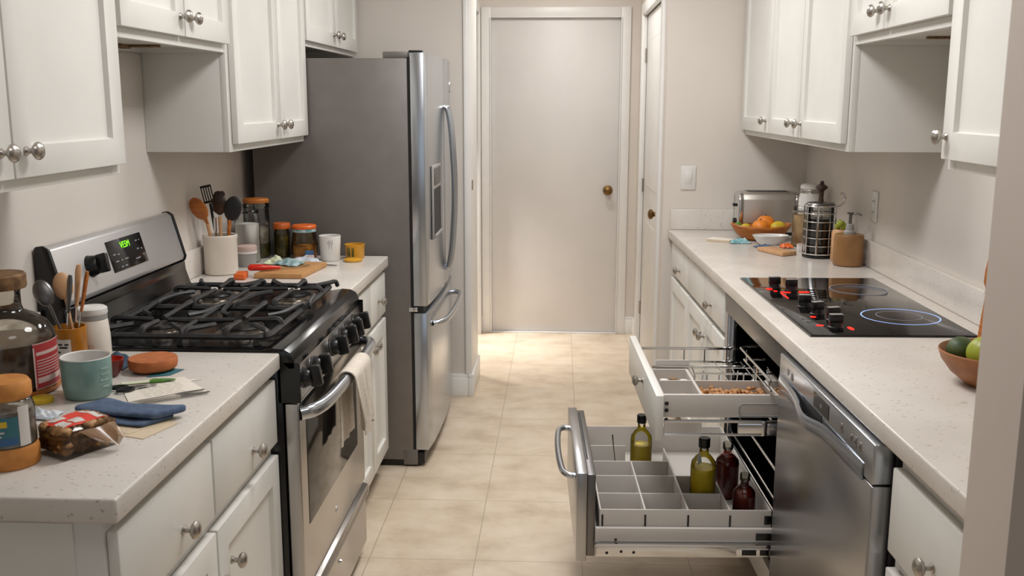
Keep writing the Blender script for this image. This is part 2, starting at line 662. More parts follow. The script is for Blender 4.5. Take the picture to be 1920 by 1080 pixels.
wall('wall_right_end', (0.505, 1.30, 4.80, 4.92, 0, 2.44))
wall('wall_right', (1.18, 1.30, 1.42, 4.80, 0, 2.44))
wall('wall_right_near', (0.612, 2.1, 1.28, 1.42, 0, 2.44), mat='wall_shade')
wall('wall_right_rear', (2.0, 2.1, -2.6, 1.28, 0, 2.44))
wall('wall_rear', (-1.40, 2.1, -2.7, -2.6, 0, 2.44))

# back door: plain slab, casing, knob
d1 = struct('door_1', B().box(-0.441, 0.382, 6.474, 6.512, 0.008, 2.046, 0.002), 'door')
b = B()
b.lathe([(0, 0), (0.032, 0), (0.032, 0.004), (0.014, 0.008), (0.012, 0.03), (0.022, 0.036), (0.029, 0.05), (0.026, 0.062), (0.012, 0.068), (0, 0.069)], (0.318, 6.474, 0.957), 24, (0, -1, 0))
obj('door_knob', b, 'brass', d1, 'W')
obj('threshold', B().box(-0.441, 0.382, 6.45, 6.474, 0.0, 0.007, 0.002), 'trim', d1, 'W')
b = B()
for x0, x1, z0, z1 in ((-0.506, -0.441, 0, 2.113), (0.382, 0.446, 0, 2.113), (-0.441, 0.382, 2.046, 2.113)):
    b.box(x0, x1, 6.449, 6.474, z0, z1, 0.004)
for x0, x1, z0, z1 in ((-0.449, -0.441, 0, 2.05), (0.382, 0.390, 0, 2.05), (-0.441, 0.382, 2.046, 2.054)):
    b.box(x0, x1, 6.44, 6.46, z0, z1, 0.002)
struct('trim_1', b, 'trim')

# right hall door: raised two-panel leaf in the side wall
d2 = D.objects.new('door_2', None)
COL.objects.link(d2)
d2.location = (0.53, 5.58, 0)
d2['kind'] = 'structure'
b = B().box(0.522, 0.558, 5.02, 6.13, 0.008, 2.03, 0.002)
obj('door_leaf', b, 'trim', d2, 'W')
for z0, z1 in ((0.22, 0.84), (1.02, 1.90)):
    b = B().shaker(0.5215, -1, 5.17, 5.98, z0, z1, 0.012, 0.022, 0.007)
    obj('door_panel', b, 'trim', d2, 'W')
for yy, zz in ((5.62, 0.95),):
    b = B().lathe([(0, 0), (0.03, 0), (0.03, 0.004), (0.012, 0.008), (0.012, 0.03), (0.024, 0.038), (0.027, 0.052), (0.012, 0.06), (0, 0.061)], (0.522, 5.13, 0.95), 20, (-1, 0, 0))
    obj('door_knob', b, 'brass', d2, 'W')
for zz in (0.25, 1.02, 1.80):
    obj('hinge', B().tube([(0.516, 6.132, zz - 0.04), (0.516, 6.132, zz + 0.04)], 0.006, 8), 'nickel', d2, 'W')
b = B()
for y0, y1, z0, z1 in ((4.935, 5.018, 0, 2.10), (6.135, 6.21, 0, 2.10), (5.018, 6.135, 2.034, 2.10)):
    b.box(0.489, 0.522, y0, y1, z0, z1, 0.005)
struct('trim_2', b, 'trim')

# left opening: jamb and casing on the wall end, brass strike plate
b = B()
b.box(-0.463, -0.447, 4.985, 5.39, 0, 2.10, 0.003)
b.box(-0.480, -0.455, 4.984, 5.0, 0.118, 2.10, 0.004)
t3 = struct('trim_3', b, 'trim')
obj('strike_plate', B().box(-0.4475, -0.4455, 5.06, 5.12, 1.075, 1.125, 0.001), 'brass', t3, 'W')
b = B()
b.box(-0.53, -0.508, 6.39, 6.446, 0, 2.14, 0.004)
b.box(-0.53, -0.508, 5.39, 6.39, 2.07, 2.14, 0.004)
struct('trim_4', b, 'trim')


def baseboard(name, x0, x1, y0, y1, h=0.118):
    b = B().box(x0, x1, y0, y1, 0, h - 0.02, 0.002)
    dx, dy = x1 - x0, y1 - y0
    if dx > dy:
        b.box(x0, x1, y0 + dy * 0.35, y1, h - 0.022, h, 0.003)
    else:
        b.box(x0, x1, y0, y1, h - 0.022, h, 0.003)
    return struct(name, b, 'trim')


baseboard('baseboard_left_end', -1.2, -0.4655, 4.978, 5.0)
baseboard('baseboard_left_jamb', -0.465, -0.436, 4.978, 5.40)
baseboard('baseboard_back_left', -0.60, -0.506, 6.452, 6.467)
baseboard('baseboard_back_right', 0.446, 0.505, 6.452, 6.467)
baseboard('baseboard_right_hall', 0.49, 0.505, 6.21, 6.452)

# seam strip low on the left wall inside the hood recess
struct('trim_5', B().box(-1.285, -1.282, 2.262, 3.04, 1.508, 1.662, 0.0012), 'wall')

# light switch and outlet
t = thing('light_switch', 'white rocker light switch plate on the end wall above the right counter', 'light switch', (0.621, 4.80, 1.164))
obj('plate', B().box(-0.036, 0.036, -0.006, 0, -0.057, 0.057, 0.003), 'ceramic_white', t)
obj('rocker', B().prism([(-0.006, -0.034), (-0.0105, 0.0), (-0.0085, 0.034), (-0.004, 0.034), (-0.004, -0.034)], -0.0165, 0.0165, 'x', 0.0008), 'ceramic_white', t)
t = thing('wall_outlet', 'white outlet plate on the right wall above the soap dispenser', 'outlet', (1.18, 3.735, 1.139))
obj('plate', B().box(-0.006, 0, -0.036, 0.036, -0.057, 0.057, 0.003), 'ceramic_white', t)
for zz in (-0.02, 0.02):
    b = B().lathe([(0, 0), (0.014, 0), (0.014, 0.002), (0, 0.002)], (-0.006, 0, zz), 20, (-1, 0, 0))
    s = obj('socket', b, 'ceramic_white', t)
    b = B()
    b.box(-0.0088, -0.0078, -0.007, -0.005, zz - 0.004, zz + 0.005)
    b.box(-0.0088, -0.0078, 0.005, 0.007, zz - 0.004, zz + 0.005)
    obj('slots', b, 'plastic_black', s)


# ================================================================== CABINETS
def wall_cab(label, sgn, face, back, y0, y1, z0, z1, doors, frame_lip=True, group=None, doorz=0.024):
    """wall cupboard: box, face frame, doors with knobs.  doors: (y0, y1, knob_y or None)"""
    cx = (face + back) / 2
    t = thing('wall_cabinet', label, 'cabinet', (cx, (y0 + y1) / 2, z0), 0, group)
    fb = face - sgn * 0.021
    xa, xb = sorted((back, fb - sgn * 0.02))
    b = B()
    b.box(xa, xb, y0, y0 + 0.016, z0, z1, 0.001)
    b.box(xa, xb, y1 - 0.016, y1, z0, z1, 0.001)
    b.box(xa, xb, y0 + 0.016, y1 - 0.016, z0 + 0.014, z0 + 0.03)
    b.box(xa, xb, y0 + 0.016, y1 - 0.016, z1 - 0.016, z1)
    xk = sorted((back, back + sgn * 0.012))
    b.box(xk[0], xk[1], y0 + 0.016, y1 - 0.016, z0 + 0.03, z1 - 0.016)
    b.box(xk[0], xk[1], y0 + 0.016, y1 - 0.016, z0, z0 + 0.014)
    obj('carcass', b, 'white', t, 'W')
    xf = sorted((fb, fb - sgn * 0.02))
    b = B()
    b.box(xf[0], xf[1], y0, y0 + 0.045, z0, z1, 0.0015)
    b.box(xf[0], xf[1], y1 - 0.045, y1, z0, z1, 0.0015)
    b.box(xf[0], xf[1], y0 + 0.045, y1 - 0.045, z0, z0 + 0.05, 0.0015)
    b.box(xf[0], xf[1], y0 + 0.045, y1 - 0.045, z1 - 0.05, z1, 0.0015)
    obj('face_frame', b, 'white', t, 'W')
    for a0, a1, ky in doors:
        d = obj('door', B().shaker(face, sgn, a0, a1, z0 + doorz, z1 - 0.02), 'white', t, 'W')
        if ky is not None:
            knob(d, face, ky, z0 + doorz + 0.05, sgn, 'W')
    return t


LF, LB = -1.0, -1.2845
wall_cab('white wall cabinet above the near left counter, cropped by the left frame edge', 1, LF, LB, 1.30, 2.262, 1.355, 2.25,
         [(1.315, 1.776, 1.737), (1.782, 2.252, 1.822)])
cabB = wall_cab('short white wall cabinet directly above the gas range recess', 1, LF, LB, 2.264, 3.040, 1.667, 2.25,
                [(2.276, 2.668, 2.637), (2.674, 3.032, 2.711)])
b = B()
b.box(-1.262, -1.236, 2.34, 2.87, 1.670, 1.6805, 0.002)
b.box(-1.236, -1.15, 2.85, 2.87, 1.674, 1.6805, 0.002)
obj('vent_slot', b, 'cork_dark', cabB, 'W')
wall_cab('tall-hung white wall cabinet between the gas range and the refrigerator', 1, LF, LB, 3.042, 3.945, 1.366, 2.25,
         [(3.066, 3.546, 3.51), (3.552, 3.938, 3.594)])
wall_cab('shallow white wall cabinet above the refrigerator', 1, LF, LB, 3.95, 4.985, 1.74, 2.25,
         [(3.968, 4.482, 4.442), (4.488, 4.975, 4.541)], doorz=0.02)
RF, RBK = 0.86, 1.179
wall_cab('white three-door wall cabinet in the far right corner above the toaster', -1, RF, RBK, 3.085, 4.798, 1.372, 2.25,
         [(3.102, 3.646, 3.655 - 0.04), (3.652, 4.165, 3.69 + 0.06 - 0.02), (4.171, 4.785, 4.171 + 0.05)])
cabH = wall_cab('short white wall cabinet directly above the electric cooktop recess', -1, RF, RBK, 2.300, 3.083, 1.690, 2.25,
                [(2.312, 2.756, 2.715), (2.762, 3.072, 2.800)])
b = B()
b.box(1.125, 1.150, 2.36, 2.92, 1.693, 1.7035, 0.002)
b.box(1.03, 1.125, 2.90, 2.92, 1.697, 1.7035, 0.002)
obj('vent_slot', b, 'cork_dark', cabH, 'W')
wall_cab('white wall cabinet at the right frame edge behind the near wall end', -1, RF, RBK, 1.425, 2.297, 1.372, 2.25,
         [(1.44, 1.925, 1.895 + 0.012), (1.931, 2.288, 2.262)])


def drawer_front(parent, face, sgn, a0, a1, z0, z1, ky, kz, space):
    d = obj('drawer', B().slab(face, sgn, a0, a1, z0, z1), 'white', parent, space)
    if ky is not None:
        knob(d, face, ky, kz, sgn, space)
    return d


def base_box(parent, sgn, front, back, y0, y1, space, toe=0.075, cut=None):
    xa, xb = sorted((front, back))
    b = B()
    b.box(xa, xb, y0, y1, 0.10, 0.872, 0.0015)
    obj('carcass', b, 'white', parent, space)
    xa, xb = sorted((front - sgn * toe, back))
    obj('toe_kick', B().box(xa, xb, y0 + 0.002, y1, 0.001, 0.10), 'black_matte', parent, space)


# left, near: two drawers over two doors
t = thing('base_cabinet', 'white base cabinet with two drawers under the near left counter', 'cabinet', (-1.02, 1.87, 0))
base_box(t, 1, -0.713, -1.284, 1.425, 2.318, 'W')
b = B().box(-1.27, -0.76, 1.4215, 1.425, 0.10, 0.868)
obj('end_panel', b, 'white', t, 'W')
for a0, a1, ky in ((1.432, 1.857, 1.69), (1.866, 2.312, 2.115)):
    drawer_front(t, -0.692, 1, a0, a1, 0.688, 0.850, ky, 0.737, 'W')
for a0, a1, ky in ((1.432, 1.857, 1.846), (1.866, 2.312, 1.938)):
    d = obj('door', B().shaker(-0.692, 1, a0, a1, 0.115, 0.656), 'white', t, 'W')
    knob(d, -0.692, ky if ky > 1.9 else 1.835, 0.556, 1, 'W')
# left, far: between range and refrigerator
t = thing('base_cabinet', 'white base cabinet between the gas range and the refrigerator', 'cabinet', (-1.02, 3.5, 0))
base_box(t, 1, -0.713, -1.284, 3.136, 3.868, 'W')
for a0, a1, ky in ((3.142, 3.548, 3.345), (3.556, 3.860, 3.70)):
    drawer_front(t, -0.692, 1, a0, a1, 0.690, 0.852, ky, 0.765, 'W')
for a0, a1, ky in ((3.142, 3.548, 3.512), (3.556, 3.860, 3.592)):
    d = obj('door', B().shaker(-0.692, 1, a0, a1, 0.115, 0.668), 'white', t, 'W')
    knob(d, -0.692, ky, 0.615, 1, 'W')


def counter_left(label, y0, y1):
    t = thing('countertop', label, 'countertop', (-1.0, (y0 + y1) / 2, 0.873))
    obj('worktop', B().box(-1.2845, -0.68, y0, y1, 0.8735, 0.915, 0.005, 3), 'quartz', t, 'W')
    obj('backsplash', B().box(-1.2845, -1.270, y0 + 0.002, y1 - 0.002, 0.9155, 1.012, 0.003), 'quartz', t, 'W')


counter_left('pale speckled stone countertop in the left foreground, crowded with jars and papers', 1.408, 2.319)
counter_left('short pale stone countertop between the gas range and the refrigerator', 3.131, 3.874)

# right: far base cabinet, three drawers over three doors
t = thing('base_cabinet', 'white base cabinet with three narrow drawers at the far end of the right counter', 'cabinet', (0.3, 4.1, 0), 0, None, FR)
base_box(t, -1, 0.036, 0.60, 3.405, 4.745, 'F')
for a0, a1, ky in ((3.452, 3.845, 3.70), (3.853, 4.247, None), (4.255, 4.74, 4.47)):
    drawer_front(t, 0.015, -1, a0, a1, 0.715, 0.862, ky, 0.765, 'F')
for a0, a1, ky in ((3.452, 3.845, 3.816), (3.853, 4.247, 3.89), (4.255, 4.74, None)):
    d = obj('door', B().shaker(0.015, -1, a0, a1, 0.115, 0.692), 'white', t, 'F')
    if ky:
        knob(d, 0.015, ky, 0.615, -1, 'F')
# right: near base cabinet
t = thing('base_cabinet', 'white base cabinet with one wide drawer right of the dishwasher', 'cabinet', (0.3, 1.63, 0), 0, None, FR)
base_box(t, -1, 0.033, 0.52, 1.432, 1.826, 'F')
drawer_front(t, 0.012, -1, 1.436, 1.818, 0.668, 0.838, 1.61, 0.735, 'F')
d = obj('door', B().shaker(0.012, -1, 1.436, 1.818, 0.115, 0.634), 'white', t, 'F')
knob(d, 0.012, 1.60, 0.585, -1, 'F')
# the long right worktop
t = thing('countertop', 'long pale speckled stone countertop along the right wall', 'countertop', (0.9, 3.1, 0.873))
b = B()
b.prism([(0.6425, 1.424), (0.531, 4.797), (1.1785, 4.797), (1.1785, 1.424)], 0.8735, 0.915, 'z', 0.005, 3)
obj('worktop', b, 'quartz', t, 'W')
b = B()
b.box(1.160, 1.1785, 1.44, 4.778, 0.9155, 1.013, 0.003)
obj('backsplash', b, 'quartz', t, 'W')
b = B()
b.box(0.54, 1.158, 4.779, 4.797, 0.9155, 1.013, 0.003)
obj('backsplash', b, 'quartz', t, 'W')

# ================================================================== GAS RANGE
rg = thing('gas_range', 'stainless and black gas range with open cast-iron grates', 'range', (-1.0, 2.725, 0))
Y0, Y1 = 2.326, 3.124
b = B()
b.box(-1.28, -0.68, Y0, Y1, 0.04, 0.89, 0.003)
obj('body', b, 'black', rg, 'W')
b = B()
for x in (-1.25, -0.76):
    for y in (Y0 + 0.06, Y1 - 0.06):
        b.lathe([(0, 0.001), (0.018, 0.001), (0.014, 0.04), (0, 0.04)], (x, y, 0), 12)
obj('foot', b, 'plastic_black', rg, 'W')
# cooktop with rounded black front edge
b = B()
b.prism([(-1.24, 0.888), (-1.24, 0.918), (-0.735, 0.918), (-0.70, 0.924), (-0.672, 0.922), (-0.655, 0.912), (-0.647, 0.893), (-0.645, 0.874), (-0.66, 0.870), (-0.68, 0.888)], Y0, Y1, 'y', 0.002)
obj('cooktop', b, 'black', rg, 'W')
b = B().box(-1.20, -0.76, Y0 + 0.03, Y1 - 0.03, 0.9185, 0.9195)
obj('drip_tray', b, 'black', rg, 'W')
# control panel, leaning back
b = B()
b.prism([(-0.647, 0.872), (-0.632, 0.795), (-0.68, 0.795), (-0.68, 0.872)], Y0 + 0.004, Y1 - 0.004, 'y', 0.002)
cp = obj('control_panel', b, 'steel', rg, 'W')
for y0 in (Y0, Y1 - 0.0038):
    obj('panel_end_cap', B().box(-0.69, -0.634, y0, y0 + 0.0038, 0.785, 0.888), 'black', rg, 'W')
n = Vector((0.98, 0, 0.19)).normalized()
for yy in (2.372, 2.487, 2.69, 2.822, 2.91, 3.01):
    c = Vector((-0.639, yy, 0.838))
    bb = B()
    bb.lathe([(0, 0), (0.027, 0), (0.027, 0.004), (0, 0.004)], c, 24, n)
    rim = obj('knob_collar', bb, 'steel_dark', rg, 'W')
    bb = B()
    bb.lathe([(0, 0.004), (0.0245, 0.004), (0.0235, 0.020), (0.020, 0.024), (0, 0.024)], c, 24, n)
    bb.box(-0.027, 0.027, -0.011, 0.011, 0.018, 0.048, 0.005, 3, 0, Matrix.Translation(c) @ face_q(n))
    obj('control_knob', bb, 'plastic_black', rg, 'W')
# oven door
dr = obj('oven_door', B().box(-0.678, -0.642, Y0 + 0.004, Y1 - 0.003, 0.272, 0.782, 0.005, 3), 'steel', rg, 'W')
b = B()
b.box(-0.6425, -0.6405, 2.395, 3.01, 0.435, 0.725, 0.0008)
obj('oven_window', b, 'oven_glass', dr, 'W')
b = B()
b.box(-0.6428, -0.6402, Y0 + 0.012, Y1 - 0.012, 0.735, 0.778, 0.001)
obj('vent_strip', b, 'black', dr, 'W')
hp = spline([(-0.642, 2.345, 0.752), (-0.612, 2.365, 0.757), (-0.592, 2.43, 0.76), (-0.584, 2.58, 0.762), (-0.582, 2.725, 0.762), (-0.584, 2.87, 0.762), (-0.592, 3.02, 0.76), (-0.612, 3.085, 0.757), (-0.642, 3.105, 0.752)], 6)
obj('door_handle', B().tube(hp, 0.0155, 14, flat=1.2), 'steel_cool', dr, 'W')
b = B()
b.lathe([(0.007, 0), (0.010, 0), (0.010, 0.0015), (0.007, 0.0015), (0.007, 0)], (-0.642, 2.70, 0.345), 20, (1, 0, 0))
b.box(-0.642, -0.6406, 2.699, 2.708, 0.3435, 0.3465)
obj('emblem', b, 'chrome', dr, 'W')
# warming drawer
b = B()
b.prism([(-0.676, 0.05), (-0.644, 0.05), (-0.642, 0.06), (-0.642, 0.205), (-0.632, 0.222), (-0.628, 0.243), (-0.634, 0.256), (-0.652, 0.262), (-0.676, 0.262)], Y0 + 0.004, Y1 - 0.003, 'y', 0.0015)
wd = obj('warming_drawer', b, 'steel', rg, 'W')
b = B()
b.prism([(-0.642, 0.206), (-0.6315, 0.223), (-0.6275, 0.243), (-0.6305, 0.2425), (-0.641, 0.228)], Y0 + 0.02, Y1 - 0.02, 'y')
obj('grip_lip', b, 'steel_dark', wd, 'W')
b = B().lathe([(0, 0), (0.008, 0), (0.006, 0.006), (0, 0.007)], (-0.642, 2.72, 0.17), 14, (1, 0, 0))
obj('latch_button', b, 'chrome', wd, 'W')
# back guard
b = B()
b.prism([(-1.279, 0.89), (-1.279, 1.162), (-1.274, 1.168), (-1.262, 1.17), (-1.248, 1.16), (-1.212, 1.03), (-1.215, 1.018), (-1.235, 1.015), (-1.24, 0.89)], Y0 + 0.012, Y1 - 0.012, 'y', 0.003)
bg = obj('backguard', b, 'steel_face', rg, 'W')
for y0, y1 in ((Y0, Y0 + 0.012), (Y1 - 0.012, Y1)):
    b = B()
    b.prism([(-1.281, 0.889), (-1.281, 1.165), (-1.276, 1.171), (-1.260, 1.173), (-1.244, 1.162), (-1.208, 1.028), (-1.212, 1.014), (-1.23, 1.01), (-1.235, 0.889)], y0, y1, 'y', 0.002)
    obj('end_cap', b, 'black', bg, 'W')
b = B()
b.prism([(-1.238, 0.915), (-1.234, 1.016), (-1.216, 1.012), (-1.214, 0.985), (-1.20, 0.94), (-1.175, 0.922), (-1.175, 0.915)], Y0, Y1, 'y', 0.002)
obj('splash_panel', b, 'black', rg, 'W')
nb = Vector((0.13, 0, 0.036)).normalized()       # outward normal of the stainless face


def on_guard(y, z):
    tt = (z - 1.03) / (1.16 - 1.03)
    return Vector((-1.212 + (-1.248 + 1.212) * tt, y, z))


qg = Matrix(((0, -0.0, 0, 0),) * 4)
ez = Vector((-0.036, 0, 0.13)).normalized()
ey = Vector((0, 1, 0))
ex = ey.cross(ez)
GM = Matrix.Identity(4)
for i in range(3):
    GM[i][0], GM[i][1], GM[i][2] = ey[i], ez[i], ex[i]
c = on_guard(2.735, 1.098)
b = B().box(-0.112, 0.112, -0.044, 0.044, -0.001, 0.0025, 0.001, 2, 0, Matrix.Translation(c) @ GM)
dp = obj('display', b, 'display', bg, 'W')
letters('VE5M', 0.026, 'led_green', dp, wmat(dp).inverted() @ Matrix.Translation(c) @ GM @ Matrix.Translation((-0.005, 0.023, 0.003)), 'clock_digits')
b = B()
for (px, py, w) in ((0.07, 0.024, 0.012), (0.09, 0.024, 0.006), (-0.085, 0.004, 0.016), (-0.06, 0.002, 0.012), (0.066, 0.0, 0.012), (0.09, -0.002, 0.008), (-0.08, -0.016, 0.02), (-0.05, -0.016, 0.01), (-0.02, -0.016, 0.022), (0.05, -0.026, 0.03), (0.09, -0.02, 0.006), (-0.06, -0.034, 0.012), (-0.035, -0.034, 0.016)):
    b.box(px - w / 2, px + w / 2, py - 0.0018, py + 0.0018, 0.0026, 0.003, 0, 2, 0, Matrix.Translation(c) @ GM)
obj('key_markings', b, 'mark_grey', dp, 'W')
c = on_guard(2.508, 1.094)
bb = B()
bb.lathe([(0, 0), (0.03, 0), (0.028, 0.005), (0.024, 0.022), (0.02, 0.026), (0, 0.026)], c, 28, ex)
bb.box(-0.025, 0.025, -0.009, 0.009, 0.02, 0.05, 0.004, 2, 0, Matrix.Translation(c) @ GM @ Matrix.Rotation(1.35, 4, 'Z'))
obj('oven_knob', bb, 'plastic_black', bg, 'W')

# burners
for x, y, r in ((-0.83, 2.50, 0.052), (-1.045, 2.495, 0.040), (-0.81, 2.945, 0.044), (-1.045, 2.93, 0.046)):
    z = 0.9195
    b = B().lathe([(0, 0), (r * 1.4, 0), (r * 1.35, 0.005), (r * 1.05, 0.008), (r * 1.02, 0.017), (0, 0.017)], (x, y, z), 28)
    bu = obj('burner', b, 'burner_ring', rg, 'W')
    b = B().lathe([(0, 0.0172), (r * 1.08, 0.0172), (r * 1.1, 0.020), (r * 1.04, 0.025), (r * 0.6, 0.0265), (0, 0.027)], (x, y, z), 28)
    obj('burner_cap', b, 'burner', bu, 'W')


# two cast-iron grates, near and far halves
def grate(y0, y1, burners):
    b = B()
    x0, x1, z = -1.175, -0.725, 0.953
    loop = []
    for cx, cy, a in ((x1 - 0.03, y1 - 0.03, 0), (x0 + 0.03, y1 - 0.03, PI / 2), (x0 + 0.03, y0 + 0.03, PI), (x1 - 0.03, y0 + 0.03, 1.5 * PI)):
        loop += arc((cx, cy, z - 0.012), 0.03, a, a + PI / 2, 4)
    b.tube(loop, 0.0082, 6, True)
    for x in (x0 + 0.03, (x0 + x1) / 2, x1 - 0.03):
        for y in (y0, y1):
            b.tube([(x, y, 0.9198), (x, y, z - 0.012)], [0.008, 0.006], 6)
    xm, ym = (x0 + x1) / 2, (y0 + y1) / 2
    # centre web
    b.tube([(xm, y0, z - 0.012), (xm, y0 + 0.03, z), (xm, y1 - 0.03, z), (xm, y1, z - 0.012)], 0.006, 6)
    for bx, by in burners:
        for dx, dy in ((1, 0), (-1, 0), (0, 1), (0, -1)):
            ox = x1 if bx > xm else xm
            ix = xm if bx > xm else x0
            if dx > 0:
                e = (ox, by)
            elif dx < 0:
                e = (ix, by)
            elif dy > 0:
                e = (bx, y1)
            else:
                e = (bx, y0)
            inner = (bx + dx * 0.02, by + dy * 0.02)
            px, py = e
            edge = not (abs(px - xm) < 1e-6)
            if edge:
                b.tube(spline([(px, py, z - 0.012), (px - dx * 0.006, py - dy * 0.006, z + 0.004), (px - dx * 0.03, py - dy * 0.03, z + 0.006), (inner[0], inner[1], z + 0.003)], 4), [0.0085] * 9 + [0.0065] * 4, 6)
            else:
                b.tube([(px, py, z), (inner[0], inner[1], z + 0.003)], [0.008, 0.006], 6)
        for sx in (-1, 1):
            for sy in (-1, 1):
                ex_, ey_ = bx + sx * 0.085, by + sy * 0.1
                b.tube(spline([(ex_ + sx * 0.02, (y1 if sy > 0 else y0), z - 0.012), (ex_ + sx * 0.015, (y1 if sy > 0 else y0) - sy * 0.008, z + 0.004), (ex_, ey_, z + 0.004), (bx + sx * 0.052, by + sy * 0.055, z + 0.003)], 4), 0.0068, 6)
    obj('grate', b, 'iron', rg, 'W')


grate(2.372, 2.718, ((-0.83, 2.50), (-1.045, 2.495)))
grate(2.728, 3.078, ((-0.81, 2.945), (-1.045, 2.93)))

# dish towel over the handle
b = B()


def towel(u, v):
    # u across (along y), v: 0 back hem .. 1 front hem
    y = 2.625 + 0.20 * u + 0.006 * math.sin(9 * v + 2 * u)
    L = v * 0.44
    wav = 0.009 * math.sin(u * 17 + 0.8) + 0.004 * math.sin(u * 31)
    if L < 0.20:
        s = 0.2 - L
        x, z = -0.610 + 0.4 * wav * min(1, s * 8), 0.762 - s
    elif L < 0.26:
        a = PI - (L - 0.2) / 0.06 * PI
        x, z = -0.583 + 0.027 * math.cos(a), 0.762 + 0.0255 * math.sin(a)
    else:
        s = L - 0.26
        k = min(1, s * 7)
        x, z = -0.556 + wav * k + 0.004 * k, 0.762 - s
        y = y + (u - 0.5) * -0.03 * k + 0.03 * k * v
        if v > 0.97:
            z += 0.010 * math.sin(u * 11)
    return (x, y, z)


b.sheet(towel, 40, 56, 0.0035)
obj('dish_towel', b, 'linen', None, 'W', label='cream linen towel hung over the gas range oven handle', cat='towel', angle=80)

# ================================================================== REFRIGERATOR
fg = thing('refrigerator', 'stainless french-door refrigerator with grey side and dispenser', 'refrigerator', (-0.9, 4.41, 0))
F0, F1 = 3.95, 4.875
obj('cabinet_body', B().box(-1.235, -0.603, F0, F1, 0.03, 1.69, 0.004), 'steel_side', fg, 'W')
obj('base_grille', B().box(-1.2, -0.58, F0 + 0.012, F1 - 0.012, 0.001, 0.03), 'plastic_black', fg, 'W')
obj('front_grille', B().box(-0.603, -0.556, F0 + 0.004, F1 - 0.02, 0.012, 0.062, 0.003), 'plastic_black', fg, 'W')
obj('foot_cover', B().box(-0.645, -0.585, F0 - 0.001, F0 + 0.05, 0.008, 0.075, 0.003), 'steel_side', fg, 'W')
obj('door_gasket', B().box(-0.6028, -0.592, F0 + 0.006, F1 - 0.006, 0.075, 1.685), 'rubber', fg, 'W')


def bowed(y0, y1, z0, z1, side):
    """door slab with softly bowed front"""
    n = 10
    pts = []
    yc, half = (F0 + F1) / 2, (F1 - F0) / 2
    for i in range(n + 1):
        y = y0 + (y1 - y0) * i / n
        u = (y - yc) / half
        x = -0.5335 + 0.016 * (1 - u * u)
        pts.append((x, y))
    pts[0] = (pts[0][0] - 0.004, pts[0][1])
    pts[-1] = (pts[-1][0] - 0.004, pts[-1][1])
    pts += [(-0.5915, y1), (-0.5915, y0)]
    return B().prism(pts, z0, z1, 'z', 0.0025)


YS = 4.475
ld = obj('fridge_door', bowed(F0, YS - 0.003, 0.695, 1.712, 0), 'steel_cool', fg, 'W', angle=30)
rd = obj('fridge_door', bowed(YS + 0.003, F1, 0.695, 1.712, 1), 'steel_cool', fg, 'W', angle=30)
fz = obj('freezer_drawer', bowed(F0, F1, 0.075, 0.665, 0), 'steel_cool', fg, 'W', angle=30)
obj('drawer_gap', B().box(-0.60, -0.552, F0 + 0.008, F1 - 0.008, 0.6655, 0.6945), 'black_matte', fg, 'W')


def fx(y):
    u = (y - (F0 + F1) / 2) / ((F1 - F0) / 2)
    return -0.5335 + 0.016 * (1 - u * u)


for dd, yy in ((ld, YS - 0.032), (rd, YS + 0.032)):
    x = fx(yy)
    hp = spline([(x, yy, 1.50), (x + 0.018, yy, 1.485), (x + 0.032, yy, 1.40), (x + 0.042, yy, 1.24), (x + 0.044, yy, 1.12), (x + 0.041, yy, 1.00), (x + 0.030, yy, 0.86), (x + 0.016, yy, 0.785), (x, yy, 0.77)], 6)
    obj('door_handle', B().tube(hp, 0.0115, 12), 'steel_cool', dd, 'W')
hp = spline([(fx(4.08), 4.06, 0.60), (fx(4.1) + 0.03, 4.075, 0.604), (fx(4.2) + 0.05, 4.16, 0.607), (fx(4.41) + 0.056, 4.41, 0.61), (fx(4.62) + 0.05, 4.66, 0.607), (fx(4.72) + 0.03, 4.745, 0.604), (fx(4.74), 4.76, 0.60)], 6)
obj('door_handle', B().tube(hp, 0.0125, 12), 'steel_cool', fz, 'W')
# dispenser in the near door
b = B()
xd = fx(4.18)
b.box(xd - 0.004, xd + 0.004, 4.055, 4.32, 0.955, 1.262, 0.003)
dsp = obj('dispenser', b, 'plastic_grey', ld, 'W')
obj('dispenser_recess', B().box(xd + 0.0042, xd + 0.0052, 4.075, 4.30, 0.975, 1.165), 'black_matte', dsp, 'W')
obj('dispenser_panel', B().box(xd + 0.0042, xd + 0.007, 4.085, 4.29, 1.18, 1.25, 0.001), 'steel_dark', dsp, 'W')
obj('drip_shelf', B().box(xd + 0.004, xd + 0.014, 4.075, 4.30, 0.966, 0.975, 0.001), 'plastic_grey', dsp, 'W')
obj('emblem', B().box(fx(4.80) - 0.001, fx(4.80) + 0.003, 4.79, 4.815, 1.565, 1.615, 0.001), 'chrome', rd, 'W')
obj('hinge_cover', B().box(-0.70, -0.602, F0 + 0.012, F0 + 0.10, 1.6905, 1.716, 0.003), 'steel_side', fg, 'W')
for yy in (F0 + 0.03, F1 - 0.045):
    obj('hinge', B().box(-0.60, -0.545, yy, yy + 0.03, 1.7125, 1.7215, 0.002), 'plastic_black', fg, 'W')
obj('middle_hinge', B().box(-0.612, -0.575, F0 - 0.004, F0 + 0.02, 0.672, 0.69, 0.002), 'chrome', fg, 'W')

